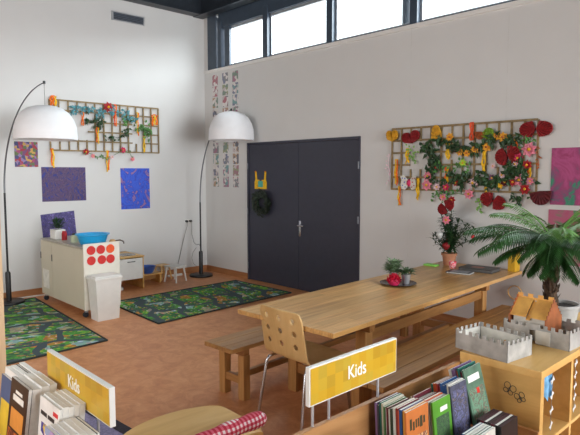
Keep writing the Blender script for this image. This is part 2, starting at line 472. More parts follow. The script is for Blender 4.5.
# air vent high on the left wall
v = thing('air_vent', 'dark grey slotted air vent high on the left wall', 'air vent', (0, -1.47, 4.265))
MB().box(0.0, 0.012, -0.26, 0.26, -0.055, 0.055).build('backing', M['steel'], v)
f = MB(); f.box(0.0, 0.02, -0.275, 0.275, 0.055, 0.068).box(0.0, 0.02, -0.275, 0.275, -0.068, -0.055).box(0.0, 0.02, -0.29, -0.26, -0.068, 0.068).box(0.0, 0.02, 0.26, 0.275, -0.068, 0.068)
fo = f.build('vent_frame', M['silver'], v)
for k in range(4): MB().box(0.012, 0.02, -0.26, 0.26, -0.045 + k * 0.026, -0.033 + k * 0.026).build('slat', mat('slat_grey', (84, 92, 104), 0.5), v)


# ================================================================== RUGS
def rug(name, pts, m, label, border):
    b = MB(); z0, z1 = 0.0, 0.008
    Mx = T(0, 0, 0); b.prism(pts, Mx @ T(0, 0, z0), z1)
    o = b.build(name, m); tag(o, label, 'rug')
    c = Vector((sum(p[0] for p in pts) / 4, sum(p[1] for p in pts) / 4, 0))
    e = MB()
    for i in range(4):
        a = Vector((*pts[i], 0)); q = Vector((*pts[(i + 1) % 4], 0))
        e.tube([a + Vector((0, 0, 0.006)), q + Vector((0, 0, 0.006))], 0.012, 6)
    eo = e.build('border', border, o); eo['label'] = 'dark bound edge'
    return o


rb = mat('rug_edge', (46, 52, 50), 0.95)
rug('play_rug', [(1.24, -2.50), (2.64, -2.56), (2.50, -0.24), (1.18, -0.26)], road_rug_mat('town_play_mat', 0.05, 1.3),
    'green town play rug with roads lying in front of the dark double door', rb)
rug('play_rug', [(0.22, -4.55), (2.92, -4.60), (2.84, -3.30), (0.22, -3.14)], road_rug_mat('town_play_mat_b', 1.62, 4.1),
    'green town play rug with orange blocks in front of the toy stove cabinet', rb)
mt = MB(); mt.prism([(4.3, -6.2), (5.2, -6.2), (5.3, -4.08), (4.05, -4.17)], T(0, 0, 0), 0.006)
mo = mt.build('floor_mat', M['matpurple']); tag(mo, 'purple grey mat with dark edge on the floor under the left book bin', 'mat')
mt = MB(); mt.prism([(4.05, -4.17), (5.3, -4.08), (5.29, -4.16), (4.05, -4.26)], T(0, 0, 0.006), 0.004)
mt.build('border', M['matdark'], mo)


# ================================================================== ARC LAMPS
def arc_lamp(base, aim, tip, top_z, shade_z, sr, label, sh_h=0.43):
    bx, by = base; ax, ay = aim
    L = math.hypot(ax - bx, ay - by); ang = math.atan2(ay - by, ax - bx)
    t = thing('arc_floor_lamp', label, 'floor lamp', (bx, by, 0), ang)
    MB().lathe([(0, 0.001), (0.20, 0.001), (0.205, 0.012), (0.20, 0.03), (0.19, 0.036), (0, 0.036)], n=36).build('base', M['blackmetal'], t, smooth=True)
    MB().lathe([(0, 0.036), (0.035, 0.036), (0.035, 0.42), (0.028, 0.44), (0, 0.44)], n=20).build('sleeve', M['black'], t, smooth=True)
    z1 = top_z * (0.52 if tip else 0.46)
    MB().tube([(0, 0, 0.42), (0, 0, z1)], 0.014, 12).build('pole', M['blackmetal'], t, smooth=True)
    pts = []
    for k in range(25):
        a = k / 24.0
        # flexes from upright to almost level
        x = L * (a ** 1.9 * 0.62 + 0.38 * a ** 3.2) if tip else L * a ** 2
        x = L * (1 - math.cos(a * PI / 2 * 0.92)) / (1 - math.cos(PI / 2 * 0.92))
        z = z1 + (top_z - z1) * math.sin(a * PI / 2 * 0.92) / math.sin(PI / 2 * 0.92)
        pts.append((x, 0, z))
    rs = [0.012 - 0.005 * k / 24 for k in range(25)]
    am = MB().tube(pts, rs, 10).build('arched_arm', mat('arm_steel', (120, 122, 126), 0.3, metal=0.8), t, smooth=True)
    MB().tube([(L, 0, shade_z), (L, 0, top_z + 0.005)], 0.005, 6).build('cord', M['grey'], t)
    MB().lathe([(0, -0.015), (0.016, -0.015), (0.016, 0.02), (0, 0.025)], (L, 0, top_z), 12).build('end_cap', M['black'], t)
    h = sh_h
    pr = [(0.03, h), (sr * 0.30, h * 0.985), (sr * 0.55, h * 0.92), (sr * 0.76, h * 0.78), (sr * 0.90, h * 0.58), (sr * 0.965, h * 0.40), (sr * 0.975, h * 0.38), (sr * 1.0, h * 0.08), (sr * 1.0, 0.0),
          (sr * 0.985, 0.0), (sr * 0.97, h * 0.3), (sr * 0.86, h * 0.52), (sr * 0.5, h * 0.87), (0.03, h * 0.97)]
    sh = MB().lathe([(r, z + shade_z - h) for r, z in pr], (L, 0, 0), 56).build('lamp_shade', M['lampwhite'], t, smooth=True)
    MB().lathe([(0, -0.06), (0.035, -0.05), (0.045, -0.015), (0.03, 0.03), (0.018, 0.06), (0, 0.06)], (L, 0, shade_z - 0.16), 16).build('bulb', M['whitep'], sh, smooth=True)
    return t


arc_lamp((0.27, -3.50), (1.125, -3.236), True, 2.93, 2.645, 0.378, 'arc floor lamp at the photo\'s left edge, dome shade hanging before the left trellis')
arc_lamp((0.42, -0.42), (1.25, -0.37), False, 2.80, 2.775, 0.365, 'arc floor lamp in the room corner, white dome shade beside the dark double door', 0.46)

# plugs and cables by the corner lamp
sk = tag(MB().box(0, 0.012, -0.46, -0.34, 0.90, 0.97, bev=0.003).build('wall_socket', M['whitep']), 'white double wall socket with two black plugs left of the corner lamp', 'socket')
for y, lb, pts in ((-0.445, 'grey cable running from the left plug down to the floor', [(0.05, -0.445, 0.93), (0.06, -0.455, 0.86), (0.03, -0.52, 0.6), (0.025, -0.60, 0.3), (0.035, -0.66, 0.13), (0.045, -0.70, 0.012), (0.2, -0.9, 0.01)]),
                   (-0.365, 'grey cable looping from the right plug to the corner lamp pole', [(0.05, -0.365, 0.93), (0.06, -0.36, 0.86), (0.06, -0.36, 0.7), (0.09, -0.34, 0.56), (0.2, -0.36, 0.52), (0.34, -0.40, 0.55), (0.385, -0.405, 0.52)])):
    c = MB().tube(pts, 0.006, 6).build('power_cable', M['grey'], smooth=True); tag(c, lb, 'cable')
    MB().tube([(0.008, y, 0.935), (0.055, y, 0.935)], 0.02, 10).build('plug', M['black'], c)
cl = [(0.40 + 0.0, -0.44 - 0.07 * math.sin(a) - 0.0, 0.47 - 0.11 * (1 - math.cos(a)) * 1.0) for a in [k * PI / 6 for k in range(7)]]
tag(MB().tube([(0.36, -0.47, 0.50), (0.33, -0.52, 0.42), (0.32, -0.54, 0.32), (0.34, -0.52, 0.22), (0.37, -0.47, 0.17)], 0.005, 6).build('power_cable', M['grey'], smooth=True), 'short cable loop hanging beside the black sleeve of the corner lamp', 'cable')
ps = MB().box(0.10, 0.14, -0.90, -0.62, 0.0, 0.035, bev=0.005).build('power_strip', M['whitep']); tag(ps, 'white power strip on the floor between the little stool and corner lamp', 'power strip')
tag(MB().box(0.03, 0.05, -3.40, -2.75, 0.101, 0.13).build('cable_duct', M['whitep']) if False else MB().tube([(0.06, -3.45, 0.01), (0.10, -3.1, 0.01), (0.12, -2.8, 0.01)], 0.011, 6).build('power_cable', M['whitep']), 'white cable on the floor behind the stove cabinet', 'cable')

# ================================================================== TOY KITCHEN
t = thing('stove_cabinet', 'cream toy stove cabinet on casters with six red discs on its end', 'cabinet', (1.06, -2.83, 0))
X0, X1, Y0, Y1 = -0.69, 0.73, -0.24, 0.20
MB().box(X0, X1, Y0, Y1, 0.09, 0.11).box(X0, X1, Y1 - 0.018, Y1, 0.11, 0.86).box(X0, X0 + 0.018, Y0, Y1 - 0.018, 0.11, 0.86).box(X0, X1, Y0 + 0.004, Y1 - 0.02, 0.845, 0.86).build('body', M['cream'], t)
MB().box(X0 - 0.01, X1, Y0 - 0.01, Y1 + 0.01, 0.861, 0.882, bev=0.003).build('worktop', mat('grey_worktop', (168, 162, 150), 0.4), t)
for (a, c_, hx) in ((X0 + 0.005, -0.29, X0 + 0.04), (-0.283, X1 - 0.004, -0.24)):
    dr = MB().box(a, c_, Y0 - 0.018, Y0, 0.10, 0.855, bev=0.002).build('door', M['cream'], t)
    MB().box(a + 0.0, a + 0.012, Y0 - 0.026, Y0 - 0.018, 0.60, 0.69).build('hinge', M['steel'], dr)
lb = MB().box(-0.62, -0.40, Y0 - 0.021, Y0 - 0.0185, 0.20, 0.46).build('paper_notice', mat('pale_sheet', (226, 222, 212), 0.8), t); lb['label'] = 'pale sheet of paper stuck on the door'
ep = MB().box(X1, X1 + 0.02, Y0 - 0.02, Y1 + 0.01, 0.10, 0.925, bev=0.003).build('end_panel', M['creamlight'], t)
for r_ in range(2):
    for c_ in range(3):
        y = -2.995 + 0.125 * c_ + 2.83 + (0.01 if c_ == 1 and r_ else 0); z = 0.842 - 0.128 * r_
        o = MB().lathe([(0, 0), (0.053, 0), (0.056, 0.004), (0.053, 0.008), (0, 0.008)], n=28).build('red_disc', M['orangered'] if (c_ == 2 and r_ == 0) else M['red'], ep, smooth=True)
        o.rotation_euler = (0, PI / 2, 0); o.location = (X1 + 0.02, y, z)
        if c_ == 2 and r_ == 0: o['label'] = 'orange disc'
for (cx, cy) in ((X0 + 0.05, Y0 + 0.03), (X1 - 0.06, Y0 + 0.03), (X0 + 0.05, Y1 - 0.04), (X1 - 0.06, Y1 - 0.04)):
    cs = MB().box(cx - 0.018, cx + 0.018, cy - 0.018, cy + 0.018, 0.06, 0.09).build('caster', M['silver'], t)
    MB().tube([(cx - 0.016, cy - 0.01, 0.033), (cx + 0.016, cy - 0.01, 0.033)], 0.033, 16).build('wheel', M['steel'], cs, smooth=True)
# things on it
bo = thing('washing_bowl', 'bright blue oval plastic bowl on top of the stove cabinet', 'bowl', (1.52, -2.84, 0.882))
MB().lathe([(0, 0.0), (0.15, 0.0), (0.165, 0.01), (0.20, 0.115), (0.225, 0.125), (0.225, 0.135), (0.198, 0.132), (0.16, 0.02), (0, 0.012)], n=40, sx=0.92, sy=0.95).build('basin', M['blue'], bo, smooth=True)
p = thing('potted_plant', 'small dark green plant in a square white pot on the stove cabinet', 'potted plant', (0.60, -2.93, 0.882))
MB().box(-0.10, 0.10, -0.07, 0.07, 0.0, 0.13, bev=0.006).build('pot', M['whitep'], p)
b = MB()
for k in range(150):
    a = random.uniform(0, 2 * PI); rr = random.uniform(0, 0.08)
    b.leaf((math.cos(a) * rr, math.sin(a) * rr * .8, 0.13 + random.uniform(0, 0.12)), (math.cos(a), math.sin(a), random.uniform(0.3, 1.6)), (0, 0, 1), random.uniform(0.05, 0.09), 0.022)
b.build('foliage', M['leafdark'], p)
for nm, x, y, r_, h_, m, lb, ct in (('red_jar', 0.83, -2.93, 0.035, 0.12, M['fred'], 'small red jar beside the white pot on the stove cabinet', 'jar'),
                                    ('storage_jar', 0.98, -2.86, 0.03, 0.10, M['black'], 'dark little bottle behind the red jar on the stove cabinet', 'bottle'),
                                    ('storage_jar', 1.17, -2.93, 0.05, 0.09, mat('pale_green_jar', (190, 200, 170), .5), 'pale green jar beside the blue bowl on the stove cabinet', 'jar')):
    tag(MB().lathe([(0, 0), (r_, 0), (r_, h_ * 0.75), (r_ * 0.8, h_ * 0.82), (r_ * 0.8, h_), (0, h_)], (x, y, 0.882), 18).build(nm, m, smooth=True), lb, ct)
tag(MB().lathe([(0, 0), (0.03, 0.0), (0.042, 0.03), (0.03, 0.055), (0.012, 0.06), (0, 0.055)], (1.68, -2.65, 0.882), 16).build('toy_onion', M['cork'], smooth=True), 'small brown toy onion behind the blue bowl', 'toy')
tag(MB().lathe([(0.03, 0), (0.055, 0.015), (0.07, 0.06), (0.066, 0.06), (0.05, 0.018), (0, 0.008), (0, 0), (0.03, 0)], (1.08, -2.78, 0.882), 18).build('white_bowl', M['whitep'], smooth=True), 'small white bowl behind the pale green jar on the stove cabinet', 'bowl')
# waste bin
wbn = thing('waste_bin', 'tall white plastic bin standing against the red discs end of the stove cabinet', 'waste bin', (1.955, -2.90, 0))


def taper(b, x, y, z0, x2, y2, z1):
    vs = [b.bm.verts.new(Vector((sx * X, sy * Y, z))) for (X, Y, z) in ((x, y, z0), (x2, y2, z1)) for sx, sy in ((-1, -1), (1, -1), (1, 1), (-1, 1))]
    for q in ((3, 2, 1, 0), (4, 5, 6, 7), (0, 1, 5, 4), (1, 2, 6, 5), (2, 3, 7, 6), (3, 0, 4, 7)): b.bm.faces.new([vs[i] for i in q])
    return b


taper(MB(), 0.095, 0.135, 0.001, 0.125, 0.165, 0.51).build('bin_body', M['whitep'], wbn)
b = MB(); b.box(-0.135, 0.135, -0.18, 0.18, 0.50, 0.535, bev=0.01); b.box(-0.12, 0.12, -0.165, 0.165, 0.535, 0.55, bev=0.006)
b.build('lid', M['whitep'], wbn)
# sink unit
s = thing('toy_sink_unit', 'white toy sink unit with tap against the left wall behind the bin', 'toy kitchen', (0.36, -1.86, 0))
MB().box(-0.30, 0.30, -0.21, -0.195, 0, 0.50).build('side_panel', M['birch'], s); MB().box(-0.30, 0.30, 0.195, 0.21, 0, 0.50).build('side_panel', M['birch'], s)
MB().box(-0.30, 0.31, -0.22, 0.22, 0.50, 0.52, bev=0.003).build('worktop', M['birch'], s)
MB().box(-0.30, 0.27, -0.195, 0.195, 0.16, 0.175).build('shelf', M['birch'], s)
dr = MB().box(0.285, 0.30, -0.192, 0.192, 0.165, 0.485, bev=0.002).build('door', M['whitep'], s)
MB().tube([(0.30, -0.06, 0.44), (0.32, -0.055, 0.44), (0.32, 0.055, 0.44), (0.30, 0.06, 0.44)], 0.006, 8).build('handle', M['black'], dr)
MB().lathe([(0.15, 0.002), (0.155, 0.004), (0.15, 0.006), (0.13, 0.004), (0.12, -0.0), (0, 0.001)], (0.08, 0.02, 0.52), 28).build('basin', M['mirror'], s, smooth=True)
tp = MB().tube([(-0.12, -0.06, 0.52), (-0.12, -0.06, 0.70), (-0.10, -0.045, 0.735), (-0.05, 0.0, 0.745), (0.0, 0.03, 0.725), (0.01, 0.035, 0.69)], 0.011, 10)
tp.lathe([(0, 0), (0.026, 0), (0.022, 0.02), (0.018, 0.06), (0, 0.06)], (-0.12, -0.06, 0.52), 14)
tp.build('tap', mat('dark_tap', (110, 100, 92), 0.3, metal=0.8), s, smooth=True)
for y in (-0.19, 0.17): pass
tag(MB().lathe([(0, 0), (0.03, 0), (0.034, 0.04), (0.03, 0.045), (0, 0.045)], (0.55, -1.98, 0.0), 14).build('toy_cup', M['whitep']), 'small white toy cup on the floor under the toy sink unit', 'toy')
tag(MB().lathe([(0, 0), (0.04, 0), (0.05, 0.05), (0.035, 0.06), (0, 0.06)], (0.42, -1.80, 0.175), 14).build('toy_pan', M['fred']), 'small red toy pan on the lower shelf of the toy sink unit', 'toy')
# low bench with bowl, stool
lbn = thing('low_bench', 'low plain wooden bench against the left wall between toy sink and stool', 'bench', (0.30, -1.41, 0))
MB().box(-0.17, 0.17, -0.21, 0.21, 0.15, 0.17, bev=0.003).build('seat', M['birch'], lbn)
for y in (-0.18, 0.16): MB().box(-0.15, 0.15, y, y + 0.02, 0, 0.15).build('leg', M['birch'], lbn)
MB().box(-0.01, 0.01, -0.16, 0.16, 0.05, 0.15).build('stretcher', M['oak_y'], lbn)
tag(MB().lathe([(0, 0), (0.07, 0), (0.09, 0.02), (0.13, 0.11), (0.14, 0.115), (0.124, 0.11), (0.08, 0.025), (0, 0.012)], (0.36, -1.42, 0.17), 28).build('blue_bowl', M['royal'], smooth=True), 'royal blue plastic bowl on the low bench by the left wall', 'bowl')


def stool(loc, rz, label, m, h, w):
    s = thing('child_stool', label, 'stool', loc, rz)
    MB().box(-w, w, -w, w, h - 0.02, h, bev=0.006).build('seat', m, s)
    for sx in (-1, 1):
        for sy in (-1, 1):
            MB().tube([(sx * (w - 0.035), sy * (w - 0.035), h - 0.02), (sx * (w - 0.005), sy * (w - 0.005), 0.0)], [0.016, 0.013], 8).build('leg', m, s)


stool((0.52, -1.00, 0), 0.3, 'small pale stool with splayed white legs standing left of the corner lamp', M['whitep'], 0.27, 0.13)
stool((0.22, -1.06, 0), 0.1, 'small wooden stool tucked behind the pale stool by the left wall', M['birch'], 0.25, 0.11)


# ================================================================== PAINTINGS
def sheet(y0, y1, z0, z1, wall, name, stops, label, scale=7, dist=2, kind='noise', tilt=0):
    m = paint_mat(name + '_art', stops, scale, dist, kind)
    b = MB(); t_ = 0.004
    if wall == 'a':
        b.box(0, t_, -(y1 - y0) / 2, (y1 - y0) / 2, -(z1 - z0) / 2, (z1 - z0) / 2); loc = (0.001, (y0 + y1) / 2, (z0 + z1) / 2)
    else:
        b.box(-(y1 - y0) / 2, (y1 - y0) / 2, -t_, 0, -(z1 - z0) / 2, (z1 - z0) / 2); loc = ((y0 + y1) / 2, -0.001, (z0 + z1) / 2)
    o = b.build('painting', m, loc=loc)
    if tilt: o.rotation_euler = (tilt, 0, 0) if wall == 'a' else (0, tilt, 0)
    return tag(o, label, 'painting')


sheet(-2.91, -2.25, 1.37, 1.88, 'a', 'scribble', [(0.36, (40, 50, 140)), (0.44, (60, 48, 96)), (0.49, (112, 86, 112)), (0.53, (48, 42, 96)), (0.58, (96, 66, 92)), (0.66, (40, 54, 146))],
      'dark blue and purple scribbled painting on the left wall under the trellis', 5, 4)
sheet(-1.67, -1.15, 1.20, 1.87, 'a', 'blue', [(0.36, (150, 110, 150)), (0.41, (46, 76, 190)), (0.5, (54, 92, 210)), (0.58, (38, 62, 176)), (0.62, (170, 120, 140)), (0.7, (60, 90, 190))],
      'bright blue painting with pinkish marks right of the dark scribbled painting', 5, 1.2)
sheet(-3.27, -2.95, 1.88, 2.24, 'a', 'flowers', [(0, (160, 70, 110)), (0.14, (116, 70, 110)), (0.3, (96, 110, 70)), (0.45, (140, 116, 160)), (0.6, (160, 50, 64)), (0.75, (196, 156, 80)), (0.88, (70, 70, 116))],
      'small colourful flower painting behind the left lamp pole', 24, 0, 'vor')
sheet(-2.93, -2.43, 0.80, 1.20, 'a', 'purple', [(0.36, (92, 80, 170)), (0.44, (44, 38, 84)), (0.5, (100, 90, 150)), (0.55, (38, 32, 72)), (0.64, (124, 110, 180))],
      'dark purple painting low on the wall behind the plant on the stove cabinet', 7, 3, tilt=0.08)
sheet(6.12, 6.62, 1.47, 2.05, 'b', 'magenta', [(0.36, (150, 44, 96)), (0.45, (178, 76, 130)), (0.52, (160, 60, 112)), (0.58, (110, 86, 112)), (0.62, (60, 140, 110)), (0.7, (44, 124, 96))],
      'magenta and green painting on the right wall, upper of the two', 3.0, 0.8)
sheet(6.11, 6.62, 0.86, 1.42, 'b', 'rose', [(0.3, (180, 70, 110)), (0.48, (172, 96, 120)), (0.56, (90, 130, 90)), (0.75, (60, 140, 80))],
      'rose and green painting partly hidden behind the palm, lower of the two', 3, 1.5)
# three strips of little picture cards
pal = [(170, 70, 84), (84, 140, 140), (130, 140, 90), (150, 90, 100), (90, 96, 130), (110, 110, 116), (176, 130, 90), (92, 120, 100), (150, 80, 110), (70, 70, 84)]
cards = {0: [(r, 0) for r in range(9)], 1: [(r, 0) for r in range(9)], 2: [(r, 0) for r in range(9)]}
names = ['left', 'middle', 'right']
tops = [(216.0, 72), (226.0, 72), (236.0, 70)]
rowsz = [3.44 - 0.198 * k for k in range(11)]
pal = [tuple(int(v * 0.62 + 72) for v in c) for c in pal]
for ci, (x0, mi, lsts) in enumerate(((0.29, 0.0, list(range(10))), (0.58, 0.0, list(range(10))), (0.86, 0.0, [0, 1, 2, 3, 6, 7, 8, 9]))):
    for n_, r_ in enumerate(lsts):
        c0 = pal[(r_ * 3 + ci * 4) % 10]; c1 = pal[(r_ * 7 + ci * 2 + 3) % 10]
        m = paint_mat('card_art', [(0, c0), (0.2, (214, 208, 204)), (0.34, c1), (0.52, (196, 184, 184)), (0.64, c0), (0.76, (222, 216, 214)), (0.88, c1)], 20, 0, 'vor', r_ * 3.1 + ci * 1.7)
        z = rowsz[r_]
        o = MB().box(-0.078, 0.078, -0.004, 0, -0.09, 0.09).build('picture_card', m, loc=(x0 + 0.03, -0.001, z - 0.02 + ci * 0.0))
        nm = '%s small picture card from the top in the %s column between corner and door' % (ORD[n_], names[ci])
        tag(o, nm, 'picture', 'picture cards in three columns')


# ================================================================== TRELLISES
def trellis(wall, a0, a1, z0, z1, nv, nh, gaps, label):
    loc = (0.012, a0, z0) if wall == 'a' else (a0, -0.012, z0)
    t = thing('garden_trellis', label, 'trellis', loc)
    W_, H_ = a1 - a0, z1 - z0

    def seg(p, q, fixed, vert):
        b = MB(); w = 0.011
        if vert: lo = (fixed - w, fixed + w, p, q); d = (0.0, 0.012)
        else: lo = (p, q, fixed - w, fixed + w); d = (0.012, 0.024)
        if wall == 'a': b.box(d[0], d[1], lo[0], lo[1], lo[2], lo[3])
        else: b.box(lo[0], lo[1], -d[1], -d[0], lo[2], lo[3])
        b.build('upright_lath' if vert else 'cross_lath', M['lath'], t)

    for k in range(nv):
        u = W_ * k / (nv - 1); cuts = [(g[2] - z0, g[3] - z0) for g in gaps if g[0] < a0 + u < g[1]]
        cur = 0.0
        for c in sorted(cuts):
            if c[0] > cur: seg(cur, c[0], u, True)
            cur = max(cur, c[1])
        if cur < H_: seg(cur, H_, u, True)
    for k in range(nh):
        zz = H_ * k / (nh - 1); cuts = [(g[0] - a0, g[1] - a0) for g in gaps if g[2] < z0 + zz < g[3]]
        cur = 0.0
        for c in sorted(cuts):
            if c[0] > cur: seg(cur, c[0], zz, False)
            cur = max(cur, c[1])
        if cur < W_: seg(cur, W_, zz, False)
    return t


trellis('a', -2.77, -0.97, 2.13, 2.87, 14, 6, [(-2.65, -2.2, 2.30, 2.70), (-1.46, -1.27, 2.27, 2.60), (-1.75, -1.6, 2.62, 2.68)], 'brown lath garden trellis with ribbons and garlands on the left wall')
trellis('b', 4.14, 5.98, 1.59, 2.35, 14, 6, [(4.42, 4.68, 1.84, 2.18), (5.44, 5.64, 1.86, 2.16), (4.9, 5.0, 1.95, 2.02)], 'brown lath garden trellis crowded with paper flowers on the right wall')


def frame_mat(wall, p, ang=0.0):
    """local x along the wall, y up, z out of the wall"""
    if wall == 'b': Bm = Matrix(((1, 0, 0), (0, 0, -1), (0, 1, 0))).to_4x4()
    else: Bm = Matrix(((0, 0, 1), (1, 0, 0), (0, 1, 0))).to_4x4()
    return T(*p) @ Bm @ R(ang, 'Z')


def pos(wall, u, v, off): return wb(u, v, off) if wall == 'b' else wa(u, v, off)


OFF = 0.045


def flower(wall, u, v, r, m, mc, label, off=OFF, ang=0.0, petals=7):
    b = MB(); F = frame_mat(wall, (0, 0, 0), ang)
    for ring, (k0, s_) in enumerate(((0, 1.0), (0.5, 0.62))):
        for k in range(petals):
            a = 2 * PI * (k + k0) / petals
            d = F.to_3x3() @ Vector((math.cos(a), math.sin(a), 0.25 + ring * 0.5)); up = F.to_3x3() @ Vector((0, 0, 1))
            b.leaf((0, 0, 0) if ring == 0 else up * 0.003, d, up, r * s_, r * 0.85 * s_, 0.12, 0.15)
    b.mi = 1
    n0 = len(b.bm.faces); bmesh.ops.create_icosphere(b.bm, subdivisions=1, radius=r * 0.25, matrix=Matrix.Translation(F.to_3x3() @ Vector((0, 0, r * 0.25))))
    b._tag(n0)
    o = b.build('paper_flower', [m, mc], loc=pos(wall, u, v, off), recalc=False)
    return tag(o, label, 'flower')


def fan(wall, u, v, w, h, m, label, shape='bowl', ang=0.0, off=OFF):
    """finely pleated honeycomb paper shapes: a bowl, a dome or a bow of two rounded lobes"""
    b = MB(); F = frame_mat(wall, (0, 0, 0), ang)

    def sector(hub, outline):
        hf = b.bm.verts.new(F @ Vector((hub[0], hub[1], 0.016))); hb = b.bm.verts.new(F @ Vector((hub[0], hub[1], -0.006)))
        ft = [b.bm.verts.new(F @ Vector((x, y, 0.010 if k % 2 else 0.022))) for k, (x, y) in enumerate(outline)]
        bt = [b.bm.verts.new(F @ Vector((x, y, -0.006))) for x, y in outline]
        for k in range(len(outline) - 1):
            b.bm.faces.new((hf, ft[k], ft[k + 1])); b.bm.faces.new((hb, bt[k + 1], bt[k])); b.bm.faces.new((ft[k], bt[k], bt[k + 1], ft[k + 1]))
        b.bm.faces.new((hf, hb, bt[0], ft[0])); b.bm.faces.new((hb, hf, ft[-1], bt[-1]))

    n = 18
    if shape == 'bow':
        for s_ in (-1, 1):
            sector((s_ * 0.002, 0.0), [(s_ * (w / 2) * (0.16 + 0.84 * math.cos(a) ** 0.8), h * 0.5 * math.sin(a) * 1.0) for a in [-PI / 2 * 0.97 + PI * 0.97 * k / n for k in range(n + 1)]])
    elif shape == 'heart':
        for s_ in (-1, 1):
            o_ = []
            for k in range(n + 1):
                a = PI * 0.93 - PI * 1.22 * k / n
                o_.append((s_ * max(0.003, w * 0.25 + w * 0.26 * math.cos(a)), h * 0.14 + h * (0.36 if a > 0 else 0.55) * math.sin(a)))
            o_.append((s_ * 0.003, -h * 0.5))
            sector((s_ * 0.003, -h * 0.1), o_)
    else:
        sg = -1 if shape == 'bowl' else 1
        sector((0, -sg * h * 0.38), [(w / 2 * math.cos(a), -sg * h * 0.5 + sg * h * (0.08 + 0.92 * math.sin(a) ** 0.75)) for a in [PI * 0.02 + PI * 0.96 * k / n for k in range(n + 1)]])
    o = b.build('paper_fan', m, loc=pos(wall, u, v, off))
    return tag(o, label, 'paper decoration')


def ribbon(wall, u, v0, v1, w, ms, label, off=OFF):
    p0 = pos(wall, u, v0, off); p1 = pos(wall, u, v1, off); L = (p0 - p1).length
    b = MB(); F = frame_mat(wall, (0, 0, 0)); n = 8; nst = len(ms)
    for s_ in range(nst):
        b.mi = s_; n0 = len(b.bm.faces); cx = (s_ - (nst - 1) / 2) * w * 0.55; ww = w * 0.5; LL = L * random.uniform(0.88, 1.0); ph = random.uniform(0, 6)
        rows = []
        for k in range(n + 1):
            y = -LL * k / n; x = cx + 0.006 * math.sin(k * 1.1 + ph); z = 0.004 * s_ + 0.008 * math.sin(k * 1.5 + ph); tw = 0.3 * math.sin(k * 0.8 + ph)
            rows.append([b.bm.verts.new(F @ Vector((x + q * ww * math.cos(tw) + 0 * e, y, z + q * ww * math.sin(tw) + e))) for q, e in ((-0.5, 0), (0.5, 0), (0.5, 0.002), (-0.5, 0.002))])
        for A, B in zip(rows, rows[1:]):
            for i in range(4): b.bm.faces.new((A[i], A[(i + 1) % 4], B[(i + 1) % 4], B[i]))
        b.bm.faces.new(rows[0][::-1]); b.bm.faces.new(rows[-1]); b._tag(n0)
    b.mi = 0; b.tube([F @ Vector((-w * 0.4, 0.004, 0.0)), F @ Vector((w * 0.4, 0.004, 0.0))], 0.008, 6)
    o = b.build('crepe_ribbon', ms, loc=p0)
    return tag(o, label, 'ribbon')


def garland(wall, pts, n, m, L, label, spread=0.03, off=0.042):
    P = [pos(wall, u, v, off) for u, v in pts]; o0 = P[0].copy(); P = [p - o0 for p in P]
    b = MB(); b.tube(P, 0.004, 5)
    F = frame_mat(wall, (0, 0, 0)).to_3x3(); tot = len(P) - 1
    for k in range(n):
        s_ = random.uniform(0, tot - 0.001); i = int(s_); q = P[i].lerp(P[i + 1], s_ - i)
        a = random.uniform(0, 2 * PI)
        d = F @ Vector((math.cos(a), math.sin(a) - 0.2, random.uniform(0.0, 0.5)))
        b.leaf(q + F @ Vector((random.gauss(0, spread), random.gauss(0, spread), random.uniform(0, 0.02))), d, F @ Vector((0.2, 0.2, 1)), L * random.uniform(0.7, 1.2), L * 0.55)
    o = b.build('leaf_garland', m, loc=o0, recalc=False)
    return tag(o, label, 'garland')


# left-hand trellis
Y, O_ = M['yellow'], M['orange']
for u, v0, v1, w, ms, lb in (
        (53, 96, 106, 0.06, [O_, O_, Y], 'short orange ribbon at the upper left corner of the left trellis'),
        (82.3, 111, 127, 0.035, [O_, O_], 'orange ribbon right above the left lamp shade on the trellis'),
        (97.3, 127, 144, 0.04, [O_, Y], 'orange and yellow ribbon low in the middle of the left trellis'),
        (115, 105, 127, 0.04, [mat('red_orange_crepe', (232, 74, 30), .8), O_], 'red orange ribbon beside the red flower on the left trellis'),
        (137.5, 113, 136, 0.035, [Y, O_], 'long yellow ribbon in the right half of the left trellis'),
        (144, 137, 153, 0.035, [Y, Y], 'yellow ribbon under the green leaf clump on the left trellis'),
        (154.5, 115, 126, 0.065, [O_, Y, O_], 'orange ribbon bunch at the right edge of the left trellis'),
        (52.3, 149, 168, 0.045, [O_, Y], 'orange ribbon hanging below the lower left corner of the left trellis'),
        (107.5, 151, 172, 0.045, [Y, O_], 'orange ribbon hanging below the middle of the left trellis')):
    ribbon('a', u, v0, v1, w, ms, lb)
garland('a', [(70, 116), (76, 108), (86, 110), (98, 114), (106, 112), (118, 112), (128, 117), (135, 121)], 80, M['teal'], 0.075, 'teal leaf garland along the top of the left trellis')
garland('a', [(86, 119), (92, 121), (98, 124), (102, 122)], 40, M['leafdark'], 0.07, 'dark green leaf garland left of centre on the left trellis')
garland('a', [(108, 140), (112, 136), (118, 138), (124, 134), (127, 128)], 22, M['leafdark'], 0.07, 'dark green leaf spray in the lower middle of the left trellis')
garland('a', [(122, 116), (126, 122), (132, 124)], 20, M['leafmid'], 0.06, 'green leaf spray hanging under the teal garland')
garland('a', [(140, 128), (144, 128), (148, 132), (146, 136)], 48, M['leafmid'], 0.07, 'round green leaf clump at the right of the left trellis', 0.035)
garland('a', [(84, 152), (92, 154), (98, 157), (106, 158), (114, 155), (122, 151), (130, 153), (133, 160)], 16, M['leafmid'], 0.05, 'thin leafy garland along the lower edge of the left trellis', 0.012)
